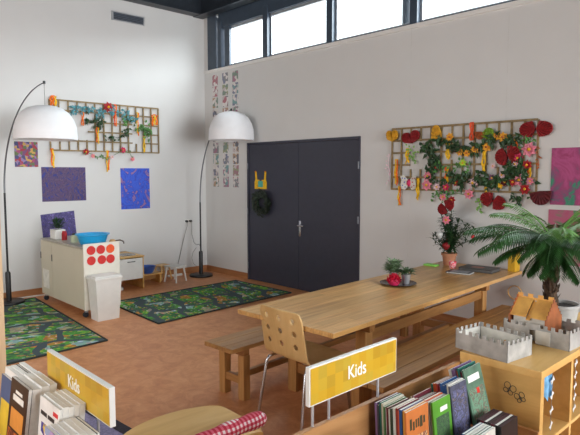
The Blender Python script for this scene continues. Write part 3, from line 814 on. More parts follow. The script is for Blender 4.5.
for u, v, r, m, lb in ((108, 107, 0.085, M['fred'], 'large red flower at the top of the left trellis'), (86, 152, 0.055, M['fred'], 'red flower at the left end of the lower garland, left trellis'),
                       (93, 156, 0.04, M['pink'], 'pink flower beside the lower red flower, left trellis'), (112, 157, 0.04, M['palepink'], 'pale pink flower right of the ribbon below the left trellis'),
                       (123, 150, 0.055, M['magenta'], 'magenta flower on the lower garland of the left trellis'), (132.5, 159, 0.045, M['pink'], 'pink flower hanging at the right end of the lower garland')):
    flower('a', u, v, r, m, M['yellow'], lb)

# right-hand trellis
garland('b', [(427, 145), (430, 152), (434, 160), (437, 166), (430, 172), (436, 180)], 75, M['leafdark'], 0.085, 'dark leaf garland winding down the left part of the right trellis')
garland('b', [(434, 140), (441, 142), (449, 144), (456, 148), (468, 150), (478, 149), (486, 142), (494, 138), (504, 140), (514, 142), (520, 136)], 120, M['leafdark'], 0.08, 'dark leaf garland across the upper part of the right trellis', 0.022)
garland('b', [(438, 168), (447, 166), (455, 164), (462, 164), (468, 168)], 34, M['leafmid'], 0.055, 'green leaf garland around the lime flower on the right trellis')
garland('b', [(448, 176), (460, 181), (470, 178), (482, 180), (490, 184), (500, 180), (510, 178), (520, 176), (528, 180)], 130, M['leafdark'], 0.085, 'dark leaf garland along the lower part of the right trellis')
garland('b', [(508, 166), (514, 170), (520, 168), (524, 174)], 55, M['leafdark'], 0.08, 'dark leaf cluster under the pink flower at right of the right trellis')
garland('b', [(512, 199), (517, 198), (521, 200), (516, 204)], 30, M['leafdark'], 0.05, 'round dark leaf bunch hanging below the right trellis')
garland('b', [(432, 197), (438, 194), (446, 196), (456, 193), (466, 195)], 30, M['leafmid'], 0.05, 'leafy garland hanging under the lower edge of the right trellis')
garland('b', [(479, 200), (480, 208), (482, 214)], 14, M['leaflight'], 0.045, 'pale green sprig hanging left of the red fan below the trellis')
garland('b', [(410, 148), (414, 154), (413, 162)], 22, M['leaflight'], 0.045, 'pale green sprig beside the yellow ribbon at the left of the right trellis')
garland('b', [(389, 156), (388, 166), (390, 174), (389, 182)], 16, M['palepink'], 0.035, 'pale pink blossom spray left of the right trellis', 0.012)
garland('b', [(526, 138), (530, 142), (524, 146)], 18, M['leafmid'], 0.05, 'green leaf bunch below the big red fan')
garland('b', [(538, 146), (538, 158), (539, 168)], 12, M['rust'], 0.035, 'small brown sprig along the right post of the right trellis', 0.01)
garland('b', [(444, 190), (446, 183), (440, 186)], 20, M['leafdark'], 0.05, 'dark leaves around the small red flowers at lower left')
for u, v, w, h, m, hv, a, lb in (
        (392.3, 136, 0.17, 0.14, M['ochre'], 'heart', 0.0, 'ochre paper fan at the upper left corner of the right trellis'),
        (411, 137.5, 0.25, 0.15, M['maroon'], 'heart', 0.2, 'maroon paper fan at the upper left of the right trellis'),
        (436.5, 133, 0.13, 0.19, M['ochre'], 'dome', 0.1, 'tall ochre paper fan on the top lath of the right trellis'),
        (480, 135, 0.12, 0.10, M['rust'], 'bowl', -0.1, 'rust brown paper fan beside the green one on the right trellis'),
        (488.5, 134, 0.14, 0.14, mat('olive_green_paper', (106, 140, 30), .75), 'dome', -0.3, 'green paper fan on the top of the right trellis'),
        (536, 129, 0.34, 0.165, M['maroon'], 'bow', 0.0, 'big maroon paper fan at the upper right corner of the right trellis'),
        (507.5, 155.5, 0.27, 0.19, M['maroon'], 'bow', 0.28, 'tilted maroon paper fan in the right half of the right trellis'),
        (493, 201, 0.30, 0.16, M['maroon'], 'bow', -0.32, 'red paper fan hanging below the middle of the right trellis'),
        (541, 197, 0.22, 0.17, M['darkmaroon'], 'bowl', 0.15, 'dark maroon paper fan at the lower right corner of the right trellis')):
    fan('b', u, v, w, h, m, lb, hv, a, 0.05)
for u, v0, v1, w, ms, lb in (
        (396.5, 160, 187, 0.05, [Y, O_], 'orange ribbon on the left post of the right trellis'),
        (399.5, 187, 206, 0.045, [Y, O_], 'orange ribbon hanging below the lower left corner of the right trellis'),
        (418, 179, 201, 0.045, [Y, Y], 'yellow ribbon beside the white paper butterfly'),
        (407.5, 149, 164, 0.05, [Y, Y], 'yellow ribbon under the maroon fan at left of the right trellis'),
        (448, 143, 160, 0.05, [Y, Y], 'yellow ribbon left of the small yellow flowers'),
        (447, 168, 184, 0.055, [O_, Y], 'orange ribbon between the pink and red flowers, lower left'),
        (472, 123, 141, 0.05, [mat('orange_tassel', (226, 88, 48), .8)] * 2, 'orange red tassel on the top lath of the right trellis'),
        (484, 152, 172, 0.045, [Y, Y], 'yellow ribbon in the middle of the right trellis'),
        (516, 140, 154, 0.04, [Y, O_], 'yellow ribbon above the tilted maroon fan'),
        (529, 166, 186, 0.05, [O_, Y], 'orange ribbon at the right post of the right trellis'),
        (486, 188, 197, 0.03, [Y, Y], 'short yellow ribbon on the lower lath above the red fan')):
    ribbon('b', u, v0, v1, w, ms, lb)
YF = mat('yellow_petal', (236, 168, 52), 0.7, var=0.1)
fl = [(450, 137, .055, YF, 'yellow flower beside the tall ochre fan'), (460, 152, .05, YF, 'leftmost of the three small yellow flowers on the upper garland'), (467, 153, .05, YF, 'middle of the three small yellow flowers on the upper garland'),
      (475, 150, .055, YF, 'rightmost of the three small yellow flowers on the upper garland'), (487, 147, .06, YF, 'yellow flower right above the yellow ribbon'), (497, 136, .055, YF, 'yellow flower just right of the green paper fan'),
      (503, 137, .06, YF, 'yellow flower between green fan and big maroon fan'), (428, 176, .065, M['pink'], 'upper of two pink flowers at lower left of the right trellis'), (427, 185, .075, M['pink'], 'lower of two pink flowers at lower left of the right trellis'),
      (437, 187, .05, M['palepink'], 'pale pink flower right of the lower pink flower'), (443, 197, .05, M['pink'], 'pink flower hanging below the lower left of the right trellis'), (469, 194, .065, M['pink'], 'flat pink flower on the lower edge of the right trellis'),
      (529.5, 149.5, .085, M['pink'], 'large pink flower under the big maroon fan'), (518, 158, .065, M['magenta'], 'magenta flower right of the tilted maroon fan'), (515, 164, .045, M['palepink'], 'pale pink flower under the magenta one'),
      (473, 183, .065, M['palepink'], 'pale pink flower in the lower middle of the right trellis'), (519.5, 180, .07, M['pink'], 'pink flower in the dark lower right garland'), (513, 182, .055, M['fred'], 'red flower left of the lower right pink flower'),
      (505, 182, .055, M['darkmaroon'], 'dark red flower in the lower right garland'), (525, 189, .065, M['fred'], 'red flower under the orange ribbon at right'), (527, 165, .06, M['fred'], 'red flower at the top of the orange ribbon at right'),
      (463, 163, .05, M['lime'], 'lime green flower in the middle of the right trellis'), (500, 186, .04, Y, 'small yellow flower in the lower right garland'), (437, 167, .045, M['fred'], 'small red flower above the pink ones at left'),
      (456, 183, .045, M['fred'], 'small red flower in the lower garland left of centre'), (502, 175, .05, M['palepink'], 'pale pink flower above the dark red one'), (492, 178, .045, mat('violet_petal', (120, 80, 110), .7), 'small violet flower in the lower garland'),
      (446, 187, .05, M['magenta'], 'magenta flower below the orange ribbon at lower left'), (493, 166, .035, M['palepink'], 'tiny pale blossom right of the middle yellow ribbon'), (530, 181, .045, M['pink'], 'small pink flower beside the orange ribbon at right')]
for i, (u, v, r, m, lb) in enumerate(fl): flower('b', u, v, r, m, M['ochre'] if m is not YF else M['rust'], lb, 0.055, i * 0.7)
# white paper butterfly with a ladybird
p0 = wb(409, 183, 0.06)
bt = thing('paper_butterfly', 'white spotted paper butterfly with red body on lower left of right trellis', 'paper decoration', p0)
F = frame_mat('b', (0, 0, 0))
for s_ in (-1, 1):
    wn = MB().prism([(0, -0.02), (s_ * 0.05, -0.085), (s_ * 0.10, -0.075), (s_ * 0.115, -0.02), (s_ * 0.10, 0.04), (s_ * 0.12, 0.085), (s_ * 0.075, 0.10), (s_ * 0.02, 0.045)], F @ R(s_ * -0.15, 'Y'), 0.004).build('wing', M['cardwhite'], bt)
    sp = MB()
    for (x, y) in ((0.05, -0.05), (0.085, -0.03), (0.06, 0.01), (0.09, 0.06), (0.055, 0.055)):
        sp.prism([(s_ * x + 0.009 * math.cos(a), y + 0.009 * math.sin(a)) for a in [k * PI / 4 for k in range(8)]], F @ R(s_ * -0.15, 'Y') @ T(0, 0, 0.004), 0.002)
    sp.build('spots', M['fred'] if s_ > 0 else M['royal'], wn)
MB().lathe([(0, -0.05), (0.03, -0.03), (0.036, 0), (0.03, 0.03), (0, 0.05)], n=14, sy=0.5).build('body', M['magenta'], bt, smooth=True)

# crown picture and wreath on the door
c = thing('paper_crown', 'yellow cut-out paper crown with teal centre taped on the left door leaf', 'paper decoration', (1.53, 0.005, 1.52))
cz = wb(260.5, 181)
F = frame_mat('b', (0, 0, 0)); pl = [(-0.15, -0.13), (0.15, -0.13), (0.15, -0.02), (0.13, 0.03), (0.14, 0.15), (0.10, 0.15), (0.085, 0.02), (0.03, 0.02), (0.03, 0.0), (-0.03, 0.0), (-0.03, 0.02), (-0.085, 0.02), (-0.10, 0.15), (-0.14, 0.15), (-0.13, 0.03), (-0.15, -0.02)]
c.location = (cz.x, 0.004, cz.z)
MB().prism(pl, F, 0.004).build('cut_out', M['yellow'], c)
MB().box(-0.06, 0.06, -0.007, -0.004, -0.10, 0.0).build('panel', mat('teal_card', (74, 166, 150), .6), c)
for sx in (-0.12, 0.12): MB().lathe([(0, -0.012), (0.014, 0), (0, 0.012)], (sx, -0.008, 0.155), 10).build('ball', M['orange'], c)
wz = wb(261, 203, 0.05); wr = thing('leaf_wreath', 'dark green leafy wreath hanging on the left door leaf under the yellow cut-out', 'wreath', (wz.x, 0.003, wz.z))
b = MB()
for k in range(240):
    a = random.uniform(0, 2 * PI); rr = random.gauss(0.125, 0.03); q = Vector((math.cos(a) * rr * 1.05, -random.uniform(0.015, 0.07), math.sin(a) * rr))
    b.leaf(q, (math.cos(a + 1.1), random.uniform(-0.8, 0.1), math.sin(a + 1.1)), (0, -1, 0), 0.09, 0.045)
b.build('leaves', mat('wreath_green', (34, 46, 34), 0.6, var=0.3, scale=20), wr, recalc=False)
MB().tube([(math.cos(k * PI / 12) * 0.125, -0.025, math.sin(k * PI / 12) * 0.125) for k in range(25)], 0.02, 8).build('ring', M['leafdark'], wr)

# ================================================================== LONG TABLE AND BENCHES
TA = math.radians(2.8)
t = thing('dining_table', 'long solid oak table reaching from the right wall into the room', 'table', (5.48, -1.67, 0), TA)
MB().box(-0.475, 0.475, -1.6, 1.6, 0.715, 0.75, bev=0.004).build('tabletop', M['tabletop'], t)
for sy in (-1.08, 0.88):
    for sx in (-0.345, 0.345):
        MB().box(sx - 0.045, sx + 0.045, sy - 0.045, sy + 0.045, 0.0, 0.64, bev=0.004).build('leg', M['oak_z'], t)
    MB().box(-0.42, 0.42, sy - 0.035, sy + 0.035, 0.64, 0.713, bev=0.004).build('bearer', M['oak_x'], t)
    MB().box(-0.30, 0.30, sy - 0.025, sy + 0.025, 0.16, 0.24, bev=0.003).build('cross_rail', M['oak_x'], t)
for sx in (-0.36, 0.36): MB().box(sx - 0.015, sx + 0.015, -1.04, 0.84, 0.56, 0.64).build('apron', M['oak_y'], t)
MB().box(-0.03, 0.03, -1.055, 0.855, 0.165, 0.235, bev=0.003).build('stretcher', M['oak_y'], t)


def bench(label, loc, w, L):
    b_ = thing('dining_bench', label, 'bench', loc, TA)
    for k in range(3):
        x0 = -w / 2 + k * (w + 0.004) / 3
        MB().box(x0, x0 + w / 3 - 0.004, -L / 2, L / 2, 0.415, 0.45, bev=0.003).build('seat_board', M['oak_y'], b_)
    for sy in (-L / 2 + 0.17, L / 2 - 0.17):
        for sx in (-w / 2 + 0.05, w / 2 - 0.05):
            MB().box(sx - 0.034, sx + 0.034, sy - 0.034, sy + 0.034, 0, 0.36, bev=0.003).build('leg', M['oak_z'], b_)
        MB().box(-w / 2 + 0.02, w / 2 - 0.02, sy - 0.03, sy + 0.03, 0.36, 0.413, bev=0.003).build('bearer', M['oak_x'], b_)
        MB().box(-w / 2 + 0.08, w / 2 - 0.08, sy - 0.02, sy + 0.02, 0.12, 0.18).build('cross_rail', M['oak_x'], b_)
    MB().box(-0.02, 0.02, -L / 2 + 0.19, L / 2 - 0.19, 0.125, 0.175).build('stretcher', M['oak_y'], b_)
    return b_


bench('oak bench on the door side of the long table', (4.875, -2.03, 0), 0.335, 2.7)
bench('oak bench on the bookcase side of the long table', (6.11, -1.80, 0), 0.37, 2.7)

# shell chair at the table end, seen from behind
ch = thing('plywood_chair', 'plywood chair with nine holes in its back at the near end of the table', 'chair', (5.565, -3.165, 0), math.radians(-2))


def shell_pt(u, v):
    """u across -1..1, v 0..1 : seat front -> bend -> top of the backrest"""
    w = 0.232 + (0.0 if v < 0.5 else (v - 0.5) * -0.02)
    if v < 0.45: y = 0.36 - v / 0.45 * 0.36; z = 0.455 - 0.012 * math.sin(v / 0.45 * PI)
    elif v < 0.6:
        a = (v - 0.45) / 0.15 * math.radians(82); y = -0.07 * math.sin(a); z = 0.455 + 0.07 * (1 - math.cos(a))
    else: q = (v - 0.6) / 0.4; y = -0.07 - 0.055 * q; z = 0.515 + 0.325 * q
    return Vector((u * w, y - (0.018 * (1 - u * u) if v > 0.55 else 0), z))


b = MB(); NU, NV = 67, 110
HO = [(hx, hz) for hz in (0.585, 0.68, 0.775) for hx in (-0.14, 0.0, 0.14)]
grid = [[shell_pt(-1 + 2 * i / (NU - 1), j / (NV - 1)) for i in range(NU)] for j in range(NV)]
# open holes: skip cells inside and slide the rim vertices onto the circle
HR = 0.021
for j in range(NV):
    for i in range(NU):
        p = grid[j][i]
        if p.z > 0.52:
            # round top corners
            for sx in (-1, 1):
                cx, cz_ = sx * 0.172, 0.78
                if p.x * sx > 0.172 and p.z > 0.78:
                    dx, dz = p.x - cx, p.z - cz_; m_ = max(abs(dx), abs(dz)); l_ = math.hypot(dx, dz)
                    if l_ > 1e-6: k_ = m_ / l_; grid[j][i] = Vector((cx + dx * k_, p.y, cz_ + dz * k_))
vv = [[b.bm.verts.new(grid[j][i]) for i in range(NU)] for j in range(NV)]


def inhole(p, r=HR): return any(math.hypot(p.x - hx, p.z - hz) < r for hx, hz in HO) and p.z > 0.53


for j in range(NV - 1):
    for i in range(NU - 1):
        c4 = (grid[j][i] + grid[j][i + 1] + grid[j + 1][i + 1] + grid[j + 1][i]) / 4
        if inhole(c4): continue
        b.bm.faces.new((vv[j][i], vv[j][i + 1], vv[j + 1][i + 1], vv[j + 1][i]))
for f_ in [v_ for v_ in b.bm.verts if not v_.link_faces]: b.bm.verts.remove(f_)
for v_ in b.bm.verts:
    if v_.is_boundary and v_.co.z > 0.53:
        for hx, hz in HO:
            dx, dz = v_.co.x - hx, v_.co.z - hz; l_ = math.hypot(dx, dz)
            if l_ < HR * 1.45: v_.co.x = hx + dx / l_ * HR; v_.co.z = hz + dz / l_ * HR
so = b.build('seat_shell', M['ply'], ch, smooth=True)
md = so.modifiers.new('thickness', 'SOLIDIFY'); md.thickness = 0.012; md.offset = 0
for sx in (-1, 1):
    MB().tube([(sx * 0.20, -0.02, 0.435), (sx * 0.205, -0.05, 0.43), (sx * 0.21, -0.07, 0.40), (sx * 0.235, -0.13, 0.0)], 0.011, 10).build('leg', M['chrome'], ch, smooth=True)
    MB().tube([(sx * 0.20, 0.28, 0.435), (sx * 0.205, 0.31, 0.43), (sx * 0.21, 0.33, 0.40), (sx * 0.23, 0.38, 0.0)], 0.011, 10).build('leg', M['chrome'], ch, smooth=True)
    MB().tube([(sx * 0.20, -0.02, 0.435), (sx * 0.20, 0.28, 0.435)], 0.010, 10).build('seat_tube', M['chrome'], ch, smooth=True)
MB().tube([(-0.20, 0.13, 0.435), (0.20, 0.13, 0.435)], 0.009, 8).build('cross_tube', M['chrome'], ch, smooth=True)

# ---- things on the long table
ty = thing('serving_tray', 'round dark tray near the middle of the long table', 'tray', (5.375, -1.60, 0.75))
MB().lathe([(0, 0.0), (0.13, 0.0), (0.17, 0.014), (0.172, 0.018), (0.165, 0.017), (0.128, 0.006), (0, 0.006)], n=44).build('dish', mat('dark_tray', (44, 30, 38), 0.25), ty, smooth=True)


def small_plant(loc, label, m, hh, droop, n):
    p = thing('small_potted_plant', label, 'potted plant', loc)
    MB().lathe([(0, 0), (0.032, 0), (0.045, 0.085), (0.047, 0.09), (0.042, 0.09), (0.03, 0.01), (0, 0.01)], n=24).build('pot', M['silver'], p, smooth=True)
    MB().lathe([(0, 0.078), (0.04, 0.078), (0.04, 0.07), (0, 0.07)], n=16).build('soil', M['soil'], p)
    b = MB()
    for k in range(n):
        a = random.uniform(0, 2 * PI); e = random.uniform(0.2, 1.5); rr = random.uniform(0.0, 0.05)
        b.leaf((math.cos(a) * rr, math.sin(a) * rr, 0.085 + random.uniform(0, hh)), (math.cos(a), math.sin(a), e), (0, 0, 1), random.uniform(0.055, 0.085), droop, 0.15, 0.35)
    b.build('foliage', m, p, recalc=False)


small_plant((5.305, -1.575, 0.757), 'small bushy pale green plant in silver pot, left on the tray', mat('sage_leaf', (112, 136, 98), .6, var=.2, scale=40), 0.10, 0.026, 190)
small_plant((5.425, -1.545, 0.757), 'small spiky green plant in silver pot, right on the tray', mat('dusky_leaf', (66, 92, 54), .6, var=.2, scale=40), 0.03, 0.022, 90)
rf = thing('red_flower_ornament', 'red flower ornament lying at the front of the tray on the table', 'ornament', (5.385, -1.68, 0.7575))
b = MB()
for ring in range(4):
    for k in range(8):
        a = 2 * PI * (k + ring * 0.5) / 8; e = [0.15, 0.55, 1.1, 2.2][ring]
        b.leaf((0, 0, 0.025), (math.cos(a), math.sin(a), e), (0, 0, 1), 0.088, 0.066, -0.25, -0.2)
b.build('petals', mat('red_cloth', (196, 24, 56), .5, var=.15, scale=40), rf, recalc=False)
MB().lathe([(0, 0), (0.04, 0), (0.055, 0.03), (0.04, 0.062), (0, 0.07)], n=20).build('heart', M['magenta'], rf, smooth=True)

# big leafy plant by the wall
bp = thing('potted_bush', 'bushy green plant in terracotta pot on the table against the wall', 'potted plant', (5.12, -0.25, 0.75))
MB().lathe([(0, 0), (0.062, 0), (0.08, 0.11), (0.09, 0.11), (0.09, 0.135), (0.078, 0.135), (0.06, 0.02), (0, 0.02)], n=28).build('pot', M['terracotta'], bp, smooth=True)
MB().lathe([(0, 0.12), (0.076, 0.12), (0.076, 0.11), (0, 0.11)], n=20).build('soil', M['soil'], bp)
b = MB(); st = MB()
for k in range(34):
    a = random.uniform(0, 2 * PI); ht = random.uniform(0.16, 0.56); sp_ = random.uniform(0.05, 0.30) * (1.0 if ht < 0.42 else 0.5)
    p0 = Vector((0, 0, 0.12)); p1 = Vector((math.cos(a) * sp_ * 0.4, math.sin(a) * sp_ * 0.4, 0.12 + ht * 0.5)); p2 = Vector((math.cos(a) * sp_ * 1.1, math.sin(a) * sp_ * 0.7, 0.12 + ht))
    p2.y = min(p2.y, 0.15)
    st.tube([p0, p1, p2], 0.004, 5)
    for j in range(24):
        q = random.uniform(0.2, 1.0); c_ = p0.lerp(p1, q * 2) if q < 0.5 else p1.lerp(p2, q * 2 - 1); aa = random.uniform(0, 2 * PI)
        b.leaf(c_, (math.cos(aa), math.sin(aa) * 0.6, random.uniform(-0.2, 0.8)), (0, 0, 1), random.uniform(0.06, 0.11), 0.026, 0.1, 0.3)
st.build('stems', M['leafdark'], bp); b.build('foliage', M['leafdark'], bp, recalc=False)
# ornaments hanging in that plant
def in_bush(u, v, yy):
    d = FWD + RGT * ((u - 290) / 554) + UPV * ((217.5 - v) / 554)
    return CAMP + d * ((yy - CAMP.y) / d.y)
q = in_bush(446, 207, -0.40); o = fan('b', 446, 207, 0.21, 0.13, M['maroon'], 'red paper fan stuck in the top of the bushy potted plant', 'bow', 0.6); o.location = q
q = in_bush(452, 200, -0.32); o = flower('b', 452, 200, 0.05, M['fred'], M['ochre'], 'small red flower at the very top of the bushy potted plant'); o.location = q
q = in_bush(446.5, 220, -0.42); o = flower('b', 446, 220, 0.055, M['pink'], M['ochre'], 'pink flower in the middle of the bushy potted plant'); o.location = q
for u, v, r_, m, lb in ((446, 246, 0.042, M['maroon'], 'red heart-shaped ball hanging low at left of the bushy plant'), (439.5, 235, 0.040, mat('ball_white', (196, 194, 190), .6), 'white ball hanging at the left of the bushy plant'), (473, 237, 0.025, M['fred'], 'tiny red ornament hanging at the right of the bushy plant')):
    q = in_bush(u, v, -0.38 if u < 470 else -0.3)
    o = MB().lathe([(0, -r_ * 1.25), (r_ * 0.55, -r_ * 0.8), (r_, 0), (r_ * 0.85, r_ * 0.6), (r_ * 0.35, r_ * 0.95), (0, r_ * 0.8)], n=18).tube([(0, 0, r_ * 0.8), (0.0, 0.02, r_ * 1.9)], 0.002, 4).build('hanging_ornament', m, smooth=True, loc=q); tag(o, lb, 'ornament')
tag(MB().box(-0.075, 0.075, -0.05, 0.05, 0, 0.018, bev=0.006).build('green_box', mat('bright_green', (140, 214, 90), .5), loc=(5.02, -0.46, 0.75)), 'flat bright green box on the table left of the terracotta pot', 'box')
cpb = MB(); cpb.lathe([(0, 0), (0.034, 0), (0.042, 0.075), (0.038, 0.075), (0.03, 0.006), (0, 0.006)], n=24)
mcp = paint_mat('pink_check_cup', [(0, (226, 84, 100)), (0.5, (240, 190, 190))], 60, 0, 'vor')
tag(cpb.build('cup', mcp, smooth=True, loc=(5.27, -0.43, 0.75)), 'pink and white patterned cup on the table before the terracotta pot', 'cup')
for (x, y, rz, w, d_, z, m, mp_, lb) in ((5.55, -0.36, 0.1, 0.36, 0.25, 0.75, M['black'], mat('grey_pages', (90, 88, 86), .7), 'large black folder lying on the far right of the long table'),
                                    (5.48, -0.64, 0.2, 0.25, 0.17, 0.75, mat('greyblack_cover', (60, 62, 66), .4), M['paper'], 'grey booklet lying beside the large black folder')):
    h_ = 0.035 if w > 0.3 else 0.016
    o = thing('folder', lb, 'folder', (x, y, z), rz)
    MB().box(-w / 2 + 0.005, w / 2 - 0.005, -d_ / 2 + 0.005, d_ / 2 - 0.005, 0.004, h_ - 0.004).build('pages', mp_, o)
    MB().box(-w / 2, w / 2, -d_ / 2, d_ / 2, 0, 0.004).box(-w / 2, w / 2, -d_ / 2, d_ / 2, h_ - 0.004, h_).box(-w / 2, -w / 2 + 0.004, -d_ / 2, d_ / 2, 0.004, h_ - 0.004).build('cover', m, o)
    if w > 0.3: MB().box(-0.08, 0.05, -0.05, 0.04, h_, h_ + 0.001).build('picture', mat('brown_print', (150, 96, 80), .5), o)
    else: MB().box(-0.09, 0.09, -0.06, 0.06, h_, h_ + 0.001).build('picture', mat('grey_print', (150, 152, 156), .5), o)
tag(MB().box(-0.04, 0.04, -0.06, 0.06, 0, 0.20, bev=0.004).build('magazine_file', mat('mustard_card', (206, 158, 24), .6), loc=(5.815, -0.12, 0.75)), 'yellow upright box file at the wall end of the long table', 'box file')
# coil of cable on the wall below the table
tag(MB().tube([(5.80 + 0.075 * math.cos(k * PI / 8), -0.03 - 0.004 * (k % 5), 0.50 + 0.075 * math.sin(k * PI / 8)) for k in range(49)], 0.006, 6).tube([(5.82, -0.03, 0.43), (5.95, -0.03, 0.2), (6.05, -0.03, 0.115)], 0.006, 6).build('coiled_cable', M['cork'], smooth=True), 'coiled brown cable on the wall under the end of the long table', 'cable')

# ================================================================== FOREGROUND CHILDREN'S TABLE AND CHAIR
ct = thing('childrens_table', 'pale wooden children\'s table with rounded side in the foreground', 'table', (6.24, -4.50, 0))
poly = [(0.28, 0.31), (-0.04, 0.325), (-0.16, 0.33), (-0.205, 0.315), (-0.25, 0.25), (-0.285, 0.15), (-0.30, 0.03), (-0.29, -0.09), (-0.25, -0.20), (-0.18, -0.29), (-0.08, -0.35), (0.05, -0.37), (0.28, -0.37)]
# smooth the outline
def chaikin(p, n):
    for _ in range(n):
        q = []
        for i in range(len(p)):
            a, c_ = p[i], p[(i + 1) % len(p)]
            q += [(a[0] * .75 + c_[0] * .25, a[1] * .75 + c_[1] * .25), (a[0] * .25 + c_[0] * .75, a[1] * .25 + c_[1] * .75)]
        p = q
    return p
MB().prism(chaikin(poly, 2), T(0, 0, 0.522), 0.028).build('tabletop', M['birch'], ct)
for (x, y) in ((-0.2, -0.15), (-0.15, 0.22), (0.22, 0.25), (0.22, -0.3)):
    MB().tube([(x, y, 0.522), (x * 1.0, y * 1.0, 0.0)], [0.024, 0.02], 12).build('leg', M['birch'], ct, smooth=True)
cc = thing('childrens_chair', 'small wooden chair with curved back rail beside the children\'s table', 'chair', (6.37, -4.45, 0), -0.25)
MB().box(-0.17, 0.13, -0.16, 0.16, 0.30, 0.32, bev=0.006).build('seat', M['birch_x'], cc)
for (x, y, z) in ((-0.15, -0.14, 0.30), (-0.15, 0.14, 0.30), (0.11, -0.14, 0.58), (0.11, 0.14, 0.58)):
    MB().tube([(x, y, 0), (x, y, z)], 0.014, 10).build('leg', M['birch'], cc, smooth=True)
bk = MB(); Np = 14
for s0 in range(Np):
    pass
ring_ = []
for k in range(Np + 1):
    a = -1 + 2 * k / Np; y = a * 0.19; x = 0.125 + 0.05 * (1 - a * a); top = 0.615 + 0.03 * (1 - a * a) ** 0.5 if abs(a) < 1 else 0.615
    ring_.append([bk.bm.verts.new((x - 0.009, y, 0.545)), bk.bm.verts.new((x + 0.009, y, 0.545)), bk.bm.verts.new((x + 0.009, y, top)), bk.bm.verts.new((x - 0.009, y, top))])
for A, B in zip(ring_, ring_[1:]):
    for i in range(4): bk.bm.faces.new((A[i], A[(i + 1) % 4], B[(i + 1) % 4], B[i]))
bk.bm.faces.new(ring_[0][::-1]); bk.bm.faces.new(ring_[-1])
bk.build('backrest', M['birch'], cc)
# gingham roll resting on the back rail side facing the table
g = MB(); pts = []; rs = []
for k in range(22):
    a = k / 21; pts.append((0.0 + 0.012 * math.sin(a * PI), -0.22 + 0.39 * a, 0.012 * math.sin(a * PI))); rs.append(0.038 * (1 + 0.06 * math.sin(a * 17)) * (0.72 if k in (0, 21) else 1))
g.tube(pts, rs, 20)
go = g.build('gingham_cushion', M['gingham'], smooth=True, loc=(6.465, -4.40, 0.635)); tag(go, 'rolled red and white gingham cushion along the small chair back', 'cushion')


# ================================================================== SIGNS, BINS AND BOOKS
def kids_sign(name, along, p0, L, h, thick, label, posts, post_z, txt_scale):
    """along = 'x' or 'y'; p0 = lower start corner"""
    if along == 'x': Mx = T(*p0)
    else: Mx = T(*p0) @ R(PI / 2, 'Z')
    s = thing(name, label, 'sign', p0, 0 if along == 'x' else PI / 2)
    MB().box(0, L, -thick / 2, thick / 2, 0, h, bev=0.0015).build('panel', M['whitep'], s)
    MB().box(0.006, L - 0.006, -thick / 2 - 0.002, -thick / 2, 0.006, h - 0.006).build('face', M['signface'], s)
    for px in posts: MB().tube([(px, 0, 0.002), (px, 0, post_z)], 0.006, 8).build('post', M['silver'], s)
    cu = bpy.data.curves.new('lettering', 'FONT'); cu.body = 'Kids'; cu.size = txt_scale; cu.extrude = 0.0008; cu.align_x = 'CENTER'; cu.align_y = 'CENTER'; cu.offset = 0.0006
    to = bpy.data.objects.new('tmp', cu); COL.objects.link(to)
    bpy.context.view_layer.update()
    me = bpy.data.meshes.new_from_object(to.evaluated_get(bpy.context.evaluated_depsgraph_get()))
    bpy.data.objects.remove(to); me.materials.clear(); me.materials.append(M['white'])
    tx = bpy.data.objects.new('lettering', me); COL.objects.link(tx); tx.parent = s; tx.location = (L * (0.48 if along == 'x' else 0.50), -thick / 2 - 0.0035, h * 0.5); tx.rotation_euler = (PI / 2, 0, 0); tx.scale = (0.86, 1, 1)
    tx['label'] = 'white word Kids'
    return s


kids_sign('kids_sign', 'y', (6.86, -4.33, 0.843), 0.60, 0.165, 0.022, 'yellow Kids sign on white posts on the right book bin, before the table', (0.03, 0.13, 0.47), -0.093, 0.085)
kids_sign('kids_sign', 'x', (5.835, -4.98, 0.835), 0.63, 0.155, 0.022, 'yellow Kids sign on white posts on the left book bin', (0.14, 0.50), -0.105, 0.080)

# right bin
rbn = thing('book_bin', 'wooden book bin in the right foreground filled with upright children\'s books', 'book bin', (6.85, -4.62, 0))
MB().box(0.0, 0.024, 0, 1.49, 0.30, 0.748).build('back_board', M['binwood'], rbn)
MB().box(0.024, 0.47, 0, 0.02, 0.30, 0.62).build('end_board', M['binwood'], rbn); MB().box(0.024, 0.47, 1.47, 1.49, 0.30, 0.50).build('end_board', M['binwood'], rbn)
MB().box(0.024, 0.295, 0.02, 1.47, 0.47, 0.485).build('upper_tier', M['binwood'], rbn)
MB().box(0.295, 0.307, 0.02, 1.47, 0.30, 0.53).build('tier_board', M['binwood'], rbn)
MB().box(0.307, 0.455, 0.02, 1.47, 0.38, 0.395).build('lower_tier', M['binwood'], rbn)
MB().box(0.455, 0.47, 0.02, 1.47, 0.30, 0.42).build('front_board', M['binwood'], rbn)
for x in (0.04, 0.40):
    for y in (0.05, 1.38): MB().box(x, x + 0.05, y, y + 0.05, 0, 0.30).build('leg', M['binwood'], rbn)


def cover_mat(name, base, stops=None, scale=18):
    if stops: return paint_mat(name, stops, scale, 2.0)
    return mat(name, base, 0.35, var=0.08, scale=20)


